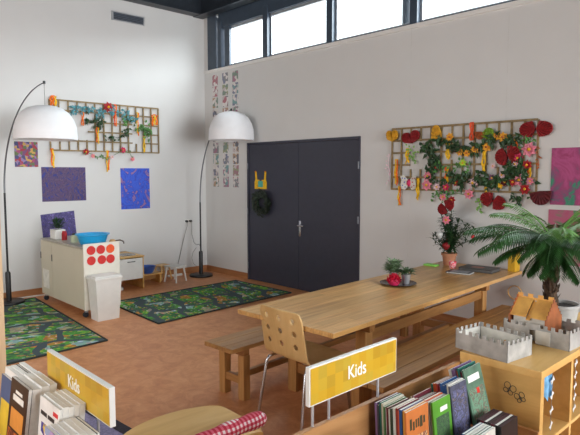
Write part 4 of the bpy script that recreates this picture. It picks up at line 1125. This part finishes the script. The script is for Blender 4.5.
def book(name, label, w, h, th, cover, group, art=None, title=None, pages=None):
    """origin at the bottom, local: x = thickness (cover faces +x), y = width, z = height; spine at -y"""
    o = thing(name, label, 'book', (0, 0, 0), 0, group)
    e = 0.0012
    MB().box(-th / 2 + e, th / 2 - e, -w / 2 + e, w / 2 - 0.001, 0.001, h - 0.0008).build('pages', pages or M['paper'], o)
    cv = MB().box(th / 2 - e, th / 2, -w / 2, w / 2, 0, h).box(-th / 2, -th / 2 + e, -w / 2, w / 2, 0, h).box(-th / 2 + e, th / 2 - e, -w / 2, -w / 2 + e, 0, h).build('cover', cover, o)
    if art: 
        for (y0, y1, z0, z1, m) in art: MB().box(th / 2, th / 2 + 0.0006, y0 * w, y1 * w, z0 * h, z1 * h).build('picture', m, cv)
    if title:
        for (y0, y1, z0, z1, m) in title: MB().box(th / 2, th / 2 + 0.0008, y0 * w, y1 * w, z0 * h, z1 * h).build('title', m, cv)
    return o


def place_book(o, base, lean, face):
    """face 'x': cover faces +x ; face 'y': cover faces -y. lean tilts the top away from the cover side"""
    if face == 'x': o.matrix_basis = T(*base) @ R(-lean, 'Y')
    else: o.matrix_basis = T(*base) @ R(-PI / 2, 'Z') @ R(-lean, 'Y')


BC = [(28, 96, 84), (200, 196, 186), (190, 180, 170), (96, 28, 42), (44, 56, 40), (186, 180, 160), (140, 48, 44), (190, 84, 44), (38, 76, 128), (204, 142, 58), (56, 56, 64), (160, 50, 50), (210, 206, 196), (80, 122, 72), (128, 98, 140)]
CN = ['teal', 'white', 'cream', 'maroon', 'dark green', 'pale beige', 'brick red', 'orange red', 'blue', 'amber', 'dark grey', 'red', 'ivory', 'green', 'lilac']
PH = [paint_mat('cover_print_%d' % i, s_, 22, 2.5) for i, s_ in enumerate((
    [(0.3, (200, 120, 70)), (0.45, (230, 190, 140)), (0.55, (120, 50, 40)), (0.7, (70, 40, 40))],
    [(0.3, (30, 50, 30)), (0.45, (70, 110, 60)), (0.55, (40, 60, 44)), (0.7, (120, 150, 100))],
    [(0.3, (60, 60, 90)), (0.45, (110, 110, 150)), (0.55, (50, 50, 60)), (0.7, (150, 130, 130))],
    [(0.3, (60, 120, 100)), (0.45, (110, 150, 120)), (0.55, (90, 80, 70)), (0.7, (170, 150, 120))]))]
CT = {'o': mat('orange_cover', (196, 112, 52), .45, var=.06), 'g': mat('green_cover', (84, 148, 40), .45, var=.06), 'p': mat('slate_cover', (70, 72, 92), .45, var=.2, scale=30), 't': mat('sea_green_cover', (78, 108, 88), .45, var=.15, scale=20)}
tt = mat('dark_title', (60, 56, 30), .5); tw = mat('white_title', (235, 232, 224), .5)
G = 'books in the right book bin'
gi = 0


def column(yc, w, xfront, zt, lean, n, front, key):
    """a run of books standing one behind the other; the front one is a known cover"""
    x = xfront + math.sin(lean) * 0.27; z = zt - math.cos(lean) * 0.27
    z = max(z, 0.487)
    hF = (zt - z) / math.cos(lean); th = 0.010; ln = lean
    o = book('picture_book', front[0], w, hF, th, front[1], G, front[2], front[3]); place_book(o, (x, yc, z), lean, 'x')
    cur = x; prev = th
    for k in range(n):
        th = random.choice((0.008, 0.009, 0.011, 0.014)); ci = random.randrange(len(BC)) if key != 'o' else [9, 8, 7, 6, 12, 4, 1, 3, 2, 13, 5, 0, 10, 14][k % 14]
        hh = hF * random.uniform(0.94, 1.02); ww = w * random.uniform(0.92, 1.0)
        cur -= (prev / 2 + th / 2) / math.cos(ln) + 0.0012; prev = th
        if cur - math.sin(ln) * hh - th < 6.878:
            ln = max(0.0, ln - 0.03)
            if cur - math.sin(ln) * hh - th < 6.878: break
        lb = 'thin %s book, %s one behind the %s' % (CN[ci], ORD[k], front[4])
        o = book('picture_book', lb, ww, hh, th, mat('cover_' + CN[ci].replace(' ', '_'), BC[ci], .4), G)
        place_book(o, (cur, yc + random.uniform(-0.004, 0.004), z), ln, 'x')


column(-3.865, 0.170, 7.075, 0.770, 0.06, 14, ('orange picture book with dark title facing front, right book bin', CT['o'],
       [(-0.42, 0.42, 0.05, 0.55, PH[0])], [(-0.35, -0.26, 0.68, 0.86, tt), (-0.22, -0.14, 0.66, 0.80, tt), (-0.1, -0.03, 0.68, 0.82, tt), (0.0, 0.07, 0.68, 0.82, tt), (0.1, 0.22, 0.66, 0.84, tt), (0.26, 0.34, 0.70, 0.82, tt)], 'orange picture book'), 'o')
column(-3.685, 0.150, 7.085, 0.762, 0.12, 9, ('bright green picture book with dark animal photo facing front, right book bin', CT['g'],
       [(-0.36, 0.36, 0.08, 0.72, PH[1])], [(-0.1, 0.3, 0.78, 0.86, tw)], 'bright green picture book'), 'g')
column(-3.525, 0.148, 7.080, 0.790, 0.14, 9, ('slate blue picture book with crowded print facing front, right book bin', CT['p'],
       [(-0.42, 0.42, 0.06, 0.9, PH[2])], None, 'slate blue picture book'), 'p')
dot = mat('red_sticker', (232, 50, 36), .5)
column(-3.350, 0.170, 7.055, 0.822, 0.27, 6, ('sea green picture book with round red sticker, leaning beside the shelf unit', CT['t'],
       [(-0.42, 0.42, 0.08, 0.62, PH[3]), (0.0, 0.16, 0.50, 0.60, dot)], [(-0.36, 0.3, 0.74, 0.86, tw)], 'sea green picture book'), 't')
# lower tier: a run of dark thin books, and pale ones in front of them
x = 7.28
for k in range(7):
    ci = [10, 3, 10, 10, 3, 10, 10][k]; th = 0.016
    o = book('paperback', ('thin %s paperback, %s from the left in the dark run on the lower tier' % ('black' if ci == 10 else CN[ci], ORD[k])), 0.17, 0.23, th, mat('dark_cover', (30, 26, 28) if ci == 10 else BC[ci], .4), 'dark books on the lower tier', pages=(M['paper'] if k in (2, 5) else mat('dark_edged_pages', (70, 44, 46), .8)))
    place_book(o, (7.185 + k * 0.0175, -3.40, 0.397), 0.05, 'x')
for k in range(5):
    ci = [8, 12, 1, 0, 12][k]
    o = book('paperback', 'thin %s paperback, %s from the left before the dark run on the lower tier' % (CN[ci], ORD[k]), 0.17, 0.235, 0.013, mat('pale_cover', BC[ci], .4), 'pale books on the lower tier')
    place_book(o, (7.215 + k * 0.0155, -3.60, 0.397), 0.05, 'x')
# near end: black rounded bag top and pale magazines
bg_ = thing('black_pouch', 'black rounded pouch in the near end of the right book bin', 'pouch', (6.99, -4.19, 0.487))
MB().tube([(0, -0.06, 0.10), (0, 0.02, 0.115), (0, 0.10, 0.11)], [0.075, 0.098, 0.07], 20).box(-0.06, 0.06, -0.07, 0.12, 0.0, 0.12, bev=0.02).build('pouch_body', M['black'], bg_, smooth=True)
for k in range(3):
    o = book('magazine', '%s pale magazine beside the black pouch, counted from the pouch' % ORD[k], 0.19, 0.235, 0.012, mat('pale_magazine', [(224, 222, 216), (150, 152, 156), (230, 228, 224)][k], .4), 'magazines beside the black pouch')
    place_book(o, (7.10 + 0.016 * k, -4.19, 0.487), 0.05, 'x')

# left bin
lbn_ = thing('book_bin', 'wooden book bin in the left foreground holding comics and paperbacks', 'book bin', (5.50, -5.56, 0))
MB().box(0, 1.24, 0.57, 0.59, 0.30, 0.73).build('back_board', M['binwood'], lbn_)
MB().box(0, 0.02, 0.0, 0.57, 0.30, 0.66).build('end_board', M['binwood'], lbn_); MB().box(1.22, 1.24, 0.0, 0.57, 0.30, 0.58).build('end_board', M['binwood'], lbn_)
MB().box(0.02, 1.22, 0.0, 0.02, 0.30, 0.50).build('front_board', M['binwood'], lbn_)
MB().box(0.02, 1.22, 0.02, 0.57, 0.44, 0.455).build('bin_floor', M['binwood'], lbn_)
for x in (0.03, 1.16):
    for y in (0.02, 0.51): MB().box(x, x + 0.05, y, y + 0.05, 0, 0.30).build('leg', M['binwood'], lbn_)
G2 = 'books in the left book bin'


def row_books(xc, w, yfront, zt, items, lean=0.12):
    """front to back; cover faces -y"""
    z0 = 0.457; cur = None
    for k, (lb, th, cvm, art, title, hk) in enumerate(items):
        h_ = (zt + hk - z0) / math.cos(lean)
        if cur is None: cur = yfront - math.sin(lean) * h_ + th / 2
        o = book('comic_book', lb, w, h_, th, cvm, G2, art, title); place_book(o, (xc, cur, z0), lean, 'y')
        if k + 1 < len(items): cur += (th / 2 + items[k + 1][1] / 2) / math.cos(lean) + 0.001


fire = paint_mat('fiery_print', [(0.25, (36, 22, 18)), (0.45, (110, 48, 20)), (0.55, (210, 110, 36)), (0.66, (60, 30, 20)), (0.8, (30, 24, 24))], 12, 2)
comic = paint_mat('comic_print', [(0, (200, 36, 44)), (0.3, (226, 190, 60)), (0.5, (70, 60, 140)), (0.65, (196, 40, 60)), (0.85, (230, 226, 220))], 26, 0, 'vor')
lilac = paint_mat('lilac_print', [(0, (176, 150, 190)), (0.3, (150, 160, 190)), (0.5, (220, 214, 222)), (0.65, (150, 100, 150)), (0.85, (110, 130, 160))], 30, 0, 'vor')
dk = mat('dark_brown_cover', (52, 34, 28), .35); wh = mat('glossy_white_cover', (228, 226, 222), .35); og = mat('orange_label', (214, 140, 60), .5)
blk = mat('black_print', (40, 36, 36), .5); rd = mat('red_print', (206, 44, 50), .5); bl = mat('blue_yellow_cover', (70, 90, 130), .4)
row_books(5.62, 0.20, -5.095, 0.85, [
    ('blue and yellow comic at the far left end of the left book bin', 0.012, bl, [(-0.4, 0.4, 0.1, 0.7, mat('yellow_print', (226, 190, 60), .5))], None, -0.03),
    ('first white-backed comic behind the blue and yellow comic', 0.024, wh, None, None, 0.0), ('second white-backed comic behind the blue and yellow comic', 0.024, wh, None, None, 0.0), ('black-striped comic behind the blue and yellow comic', 0.012, M['black'], None, None, 0.0),
    ('rearmost white comic behind the blue and yellow comic', 0.024, wh, None, None, 0.005)], 0.12)
row_books(5.895, 0.215, -5.13, 0.885, [
    ('dark brown fantasy book with orange label facing front, left book bin', 0.016, dk, [(-0.45, 0.45, 0.03, 0.50, fire), (-0.36, 0.36, 0.52, 0.72, og)], [(-0.3, 0.3, 0.80, 0.86, tw), (-0.18, 0.2, 0.88, 0.91, tw)], 0),
    ('first thick white book behind the dark brown fantasy book', 0.034, wh, None, None, -0.004), ('second thick white book behind the dark brown fantasy book', 0.034, wh, None, None, 0.0),
    ('third thick white book behind the dark brown fantasy book', 0.030, wh, None, None, 0.0)], 0.13)
row_books(6.155, 0.205, -5.10, 0.872, [
    ('white comic with red and yellow figure facing front, left book bin', 0.012, wh, [(-0.36, 0.36, 0.05, 0.76, comic)], [(-0.42, -0.1, 0.83, 0.87, blk), (-0.05, 0.28, 0.83, 0.87, blk), (0.2, 0.44, 0.90, 0.94, rd)], 0),
    ('first white volume behind the red and yellow comic', 0.022, wh, None, [(0.0, 0.4, 0.93, 0.96, rd)], 0.004), ('second white volume behind the red and yellow comic', 0.022, wh, None, None, 0.0), ('third white volume behind the red and yellow comic', 0.022, wh, None, None, 0.0), ('fourth white volume behind the red and yellow comic', 0.022, wh, None, None, 0.0)], 0.10)
row_books(6.375, 0.195, -5.165, 0.835, [
    ('lilac and blue manga facing front at the right of the left book bin', 0.016, lilac, None, [(-0.3, 0.3, 0.84, 0.9, tw)], 0),
    ('first white manga volume behind the lilac one', 0.024, wh, None, None, 0.0), ('second white manga volume behind the lilac one', 0.024, wh, None, None, 0.0), ('third white manga volume behind the lilac one', 0.024, wh, None, None, 0.002),
    ('fourth white manga volume behind the lilac one', 0.024, wh, None, None, 0.0), ('black-backed manga volume behind the lilac one', 0.012, M['black'], None, None, 0.0)], 0.10)

# bookcase whose side shows at the left edge of the photo
bk = thing('bookcase', 'tall beech bookcase, only its side panel showing at the photo\'s left edge', 'bookcase', (4.86, -5.0, 0))
sw = wood('pale_beech_panel', (186, 150, 112), (200, 166, 126), (212, 180, 142), 'z', .5, grain=5)
MB().box(0.27, 0.30, -0.80, 0.03, 0, 1.62, bev=0.002).build('side_panel', sw, bk); MB().box(-0.03, 0.0, -0.80, 0.03, 0, 1.62, bev=0.002).build('side_panel', sw, bk)
MB().box(0, 0.27, 0.005, 0.02, 0.05, 1.60).build('back_panel', sw, bk)
for z in (0.05, 0.42, 0.8, 1.2, 1.59): MB().box(0, 0.27, -0.80, 0.005, z, z + 0.025).build('shelf', sw, bk)

# ================================================================== CUBBY UNIT
cb = thing('cubby_shelf', 'birch cubby shelf unit at the right with butterfly motif on its side', 'shelf unit', (6.865, -3.11, 0))
D, H = 0.447, 0.80
LEN = 1.42
MB().box(0, D, 0, 0.04, 0, H - 0.04).build('side_panel', M['birch_x'], cb)
MB().box(0, D, LEN - 0.04, LEN, 0, H - 0.04).build('side_panel', M['birch_x'], cb)
MB().box(-0.002, D + 0.002, -0.002, LEN, H - 0.04, H, bev=0.002).build('top', M['birch'], cb)
MB().box(0, D, 0.04, LEN - 0.04, 0.0, 0.04).build('bottom', M['birch'], cb); MB().box(0, D, 0.04, LEN - 0.04, 0.385, 0.405).build('shelf', M['birch'], cb)
for y in (0.41, 0.84): MB().box(0, D, y, y + 0.03, 0.04, 0.385).build('divider', M['birch'], cb); MB().box(0, D, y, y + 0.03, 0.405, H - 0.04).build('divider', M['birch'], cb)
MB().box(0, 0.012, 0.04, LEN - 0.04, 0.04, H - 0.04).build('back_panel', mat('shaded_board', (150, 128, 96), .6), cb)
mtl = MB()
bm_ = mat('butterfly_ink', (72, 62, 52), .6)
for (cx, cz_, s_, rot) in ((0.285, 0.665, 1.0, 0.4), (0.345, 0.635, 0.85, -0.5)):
    for sgn in (-1, 1):
        for (ax, az, rx, rz_) in ((0.017, 0.014, 0.016, 0.018), (0.014, -0.014, 0.012, 0.012)):
            loop = [T(cx, -0.0015, cz_) @ R(rot, 'Y') @ Vector((sgn * ax * s_ + rx * s_ * math.cos(a), 0, az * s_ + rz_ * s_ * math.sin(a))) for a in [k * PI / 7 for k in range(15)]]
            mtl.tube(loop, 0.0018, 5, cap=False)
    mtl.tube([T(cx, -0.0015, cz_) @ R(rot, 'Y') @ Vector((0, 0, z)) for z in (-0.02 * s_, 0.022 * s_)], 0.003, 6)
bo_ = mtl.build('butterfly_motif', bm_, cb); bo_['label'] = 'dark drawn butterflies'
# hanging decorations in the cubbies
def tagstring(x, y, z0, z1, n, label):
    o = thing('tag_string', label, 'garland', (x, y, z1))
    MB().tube([(0, 0, 0), (0, 0, z0 - z1)], 0.0015, 5).build('string', M['grey'], o)
    for k in range(n):
        zz = (z0 - z1) * (k + 0.6) / n; Mx = T(0, 0, zz) @ R(0.5 + (k % 2) * 0.4, 'X')
        MB().prism([(-0.006, 0.0), (-0.014, 0.02), (0.014, 0.02), (0.006, 0.0), (0.014, -0.02), (-0.014, -0.02)], Mx @ R(PI / 2, 'Y'), 0.003).build('paper_bow', M['whitep'], o)


tagstring(7.300, -2.935, 0.43, 0.757, 4, 'string of white paper bows hanging in the front cubby')
tagstring(7.300, -2.60, 0.43, 0.757, 5, 'string of white paper bows hanging in the second cubby')
cl_ = MB(); rows = []
for k in range(9):
    y = -3.055 + 0.016 * k; x = 7.280 + 0.012 * math.sin(k * 1.7)
    rows.append([cl_.bm.verts.new((x, y, 0.757)), cl_.bm.verts.new((x + 0.01, y, 0.70)), cl_.bm.verts.new((x + 0.006, y + 0.004, 0.64 - 0.02 * (k % 3)))])
for A, B in zip(rows, rows[1:]):
    for i in range(2): cl_.bm.faces.new((A[i], B[i], B[i + 1], A[i + 1]))
co = cl_.build('blue_cloth', M['lightblue']); co.modifiers.new('t', 'SOLIDIFY').thickness = 0.003
tag(co, 'light blue cloth hanging at the top of the front cubby', 'cloth')


# ================================================================== CARD CASTLES
def wall_crenel(b, p, q, z0, z1, th, ntooth, th_h, side=1):
    p = Vector((p[0], p[1], 0)); q = Vector((q[0], q[1], 0)); L = (q - p).length
    Mx = T(p.x, p.y, 0) @ R(math.atan2((q - p).y, (q - p).x), 'Z')
    poly = [(0, z0), (L, z0)]
    step = L / (2 * ntooth - 1); tops = []
    for k in range(2 * ntooth - 1):
        zt = z1 if k % 2 == 0 else z1 - th_h
        tops += [(k * step, zt), ((k + 1) * step, zt)]
    poly += tops[::-1]
    b.prism(poly, Mx @ R(PI / 2, 'X'), -th)   # local xy -> x along, y up
    return b


c1 = thing('card_castle', 'low open silver card castle on the front corner of the cubby shelf', 'toy castle', (0, 0, 0))
c1.location = (6.99, -2.98, 0.80); c1.rotation_euler = (0, 0, math.radians(-8))
w_, l_, hh = 0.165, 0.115, 0.115
for (p_, q_, nm) in (((-w_, -l_), (w_, -l_), 8), ((w_, l_), (-w_, l_), 8), ((w_, -l_), (w_, l_), 6), ((-w_, l_), (-w_, -l_), 6)):
    wall_crenel(MB(), p_, q_, 0.002, hh, 0.004, nm, 0.022).build('wall', M['foilgrey'], c1)
MB().box(-w_ + .005, w_ - .005, -l_ + .005, l_ - .005, 0.0, 0.004).build('floor_card', M['cardwhite'], c1)
for (p_, q_) in (((-w_ + .01, -l_ + .0055), (w_ - .01, -l_ + .0055)), ((w_ - .01, l_ - .0055), (-w_ + .01, l_ - .0055)), ((w_ - .0055, -l_ + .01), (w_ - .0055, l_ - .01)), ((-w_ + .0055, l_ - .01), (-w_ + .0055, -l_ + .01))):
    wall_crenel(MB(), p_, q_, 0.004, hh - 0.001, 0.001, 1, 0.0).build('lining', M['cardwhite'], c1) if False else MB().prism([(0, 0.004), ((Vector(q_) - Vector(p_)).length, 0.004), ((Vector(q_) - Vector(p_)).length, hh - 0.024), (0, hh - 0.024)], T(p_[0], p_[1], 0) @ R(math.atan2(q_[1] - p_[1], q_[0] - p_[0]), 'Z') @ R(PI / 2, 'X'), -0.001).build('lining', M['cardwhite'], c1)
tag(MB().tube([(7.05, -2.96, 0.806), (7.05, -2.96, 0.86)], [0.008, 0.006], 8).tube([(7.05, -2.96, 0.86), (7.05, -2.96, 0.875)], [0.009, 0.004], 8).build('toy_figure', M['cork']), 'tiny tan figure standing inside the open silver castle', 'toy figure')

c2 = thing('card_castle', 'silver card castle with gate and copper-roofed keep at the back of the cubby shelf', 'toy castle', (7.10, -2.53, 0.80), math.radians(-2))
w_, l_, hh = 0.195, 0.14, 0.115
for (p_, q_, nm) in (((w_, l_), (-w_, l_), 8), ((w_, -l_), (w_, l_), 6), ((-w_, l_), (-w_, -l_), 6)):
    wall_crenel(MB(), p_, q_, 0.0, hh, 0.005, nm, 0.02).build('wall', M['foilgrey'], c2)
wall_crenel(MB(), (-w_, -l_), (-0.035, -l_), 0.0, hh, 0.005, 4, 0.02).build('wall', M['foilgrey'], c2)
wall_crenel(MB(), (0.005, -l_), (w_, -l_), 0.0, hh, 0.005, 5, 0.02).build('wall', M['foilgrey'], c2)
wall_crenel(MB(), (-0.035, -l_), (0.005, -l_), 0.078, hh, 0.005, 1, 0.0).build('gate_lintel', M['foilgrey'], c2)
MB().box(0.006, 0.09, -l_ - 0.009, -l_ - 0.005, 0.006, 0.085).build('gate', M['cardwhite'], c2)
KX0, KX1, KY = -0.172, 0.045, -0.010
MB().box(KX0 + 0.012, KX1 - 0.012, KY - 0.075, KY + 0.075, 0.0, 0.15).build('keep', M['cardwhite'], c2)
for (x0, x1, dz) in ((KX0, -0.074, 0.0), (-0.074, -0.050, -0.016), (-0.050, KX1, 0.0)):
    for sgn in (-1, 1):
        b = MB()
        v8 = [b.bm.verts.new((x, y, z)) for x in (x0, x1) for (y, z) in ((KY, 0.236 + dz), (KY + sgn * 0.098, 0.143 + dz), (KY + sgn * 0.098, 0.138 + dz), (KY, 0.231 + dz))]
        for q4 in ((0, 1, 2, 3), (7, 6, 5, 4), (0, 4, 5, 1), (1, 5, 6, 2), (2, 6, 7, 3), (3, 7, 4, 0)): b.bm.faces.new([v8[i] for i in q4])
        b.build('roof', M['copper'], c2)
ridge = MB(); wall_crenel(ridge, (KX0, KY), (KX1, KY), 0.225, 0.262, 0.005, 4, 0.02); ridge.build('ridge_battlement', M['copper'], c2)
for x in (KX0 - 0.003, KX1):
    st_ = []
    for k in range(6):
        yv = -0.112 + 0.02 * k; st_ += [(yv, 0.135 + 0.021 * k), (yv + 0.0 if k == 0 else yv, 0.135 + 0.021 * (k + 1))] if k else [(yv, 0.0), (yv, 0.15)]
    prof = [(-0.112, 0.0), (-0.112, 0.145)]
    for k in range(1, 6): prof += [(-0.112 + 0.02 * k, 0.145 + 0.021 * (k - 1)), (-0.112 + 0.02 * k, 0.145 + 0.021 * k)]
    prof += [(-u_, z_) for u_, z_ in prof[::-1]]
    MB().prism(prof, T(x, KY, 0) @ R(PI / 2, 'Z') @ R(PI / 2, 'X'), 0.005).build('gable', M['copperdark'], c2)

# ================================================================== PALM
pm = thing('potted_palm', 'tall potted palm with arching fronds behind the card castles', 'potted palm', (7.075, -2.245, 0.80))
MB().lathe([(0, 0), (0.085, 0), (0.11, 0.15), (0.118, 0.155), (0.118, 0.17), (0.105, 0.17), (0.085, 0.02), (0, 0.02)], n=32).build('pot', mat('pale_grey_pot', (176, 174, 170), .5), pm, smooth=True)
MB().lathe([(0, 0.15), (0.104, 0.15), (0.104, 0.14), (0, 0.14)], n=24).build('soil', M['soil'], pm)
b = MB(); pts = [(-0.045 - 0.012 * math.sin(k * 0.5), -0.02, 0.14 + 0.043 * k) for k in range(11)]
b.tube(pts, [0.042 - 0.001 * k + (0.004 if k % 2 else -0.002) for k in range(11)], 14)
for k in range(110):
    a = random.uniform(0, 2 * PI); z = random.uniform(0.16, 0.56); i = int((z - 0.14) / 0.045); c_ = Vector(pts[min(i, 10)]); c_.z = z
    b.leaf(c_ + Vector((math.cos(a), math.sin(a), 0)) * 0.034, (math.cos(a) * 0.35, math.sin(a) * 0.35, 1), (math.cos(a), math.sin(a), 0), 0.05, 0.03, 0.2, -0.15)
b.build('trunk', M['bark'], pm)


def frond(az, elev, L, sag, m, label=None):
    b = MB(); base = Vector((-0.045, -0.02, 0.56)); n = 26; P = []
    d0 = Vector((math.cos(az), math.sin(az), 0)); p = base.copy(); e = elev
    for k in range(n + 1):
        P.append(p.copy()); p = p + (d0 * math.cos(e) + Vector((0, 0, math.sin(e)))) * (L / n); e -= sag / n * (0.2 + 1.6 * (k / n) ** 1.2)
    b.tube(P, [0.006 - 0.004 * k / n for k in range(n + 1)], 5)
    sd = Vector((-d0.y, d0.x, 0))
    for k in range(4, int(n * 1.25) + 1):
        q = k / 1.25; i = min(int(q), n - 1); c_ = P[i].lerp(P[i + 1], q - i); t_ = (P[i + 1] - P[i]).normalized(); nn = sd.cross(t_)
        a = k / (1.25 * n); ll = max(L, 0.4) * 0.29 * (math.sin(PI * (0.12 + 0.80 * a)) ** 0.7)
        for sgn in (-1, 1):
            dd = t_ * 0.55 + sd * sgn * 0.9 + Vector((0, 0, -0.38 + random.uniform(-0.06, 0.06)))
            b.leaf(c_, dd, Vector((0, 0, 1)), ll, 0.0145, 0.2, 0.12)
    o = b.build('frond', m, pm, recalc=False)
    return o


camdir = math.atan2(-5.9 + 2.2, 8.4 - 7.1)
specs = [(214, 0.38, 0.56, 0.95), (230, 0.20, 0.52, 1.1), (200, 0.28, 0.52, 1.0), (244, 0.45, 0.50, 1.6), (186, 0.45, 0.46, 1.0), (216, 0.78, 0.44, 1.2), (222, -0.05, 0.40, 1.0), (255, 0.1, 0.38, 1.2), (200, 1.0, 0.40, 1.1), (268, -0.5, 0.30, 0.7), (240, -0.6, 0.28, 0.6), (300, -0.5, 0.30, 0.7), (330, -0.55, 0.32, 0.6),
         (20, 0.5, 0.50, 1.2), (45, 0.3, 0.50, 1.3), (350, 0.8, 0.45, 1.3), (320, 0.35, 0.5, 1.5), (300, 0.7, 0.42, 1.9), (272, 0.5, 0.38, 1.9), (150, 0.8, 0.40, 1.3), (110, 0.6, 0.35, 1.3), (75, 0.7, 0.45, 1.3), (30, 1.1, 0.45, 1.2), (285, 0.1, 0.36, 1.4), (0, 0.15, 0.45, 1.4), (335, 0.05, 0.42, 1.5), (60, 0.9, 0.45, 1.2)]
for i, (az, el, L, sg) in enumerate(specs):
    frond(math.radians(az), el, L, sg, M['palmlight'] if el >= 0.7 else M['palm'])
tag(MB().leaf((0, 0, 0), (0.6, 0.2, 0.5), (0, 0, 1), 0.12, 0.05).leaf((0, 0, 0), (-0.5, -0.4, 0.4), (0, 0, 1), 0.10, 0.045).leaf((0, 0, 0), (0.1, -0.7, 0.5), (0, 0, 1), 0.11, 0.045).tube([(0, 0, -0.005), (0, 0, 0.01)], 0.01, 6).build('green_leaf_sprig', mat('bright_sprig', (84, 190, 60), .5), loc=(7.265, -2.26, 0.806)) if False else
    MB().lathe([(0, 0), (0.05, 0), (0.075, 0.05), (0.07, 0.05), (0.046, 0.006), (0, 0.006)], n=20).build('green_bowl', mat('bright_green_plastic', (84, 190, 60), .4), loc=(7.215, -2.03, 0.80)), 'bright green plastic bowl on the cubby shelf right of the palm pot', 'bowl')
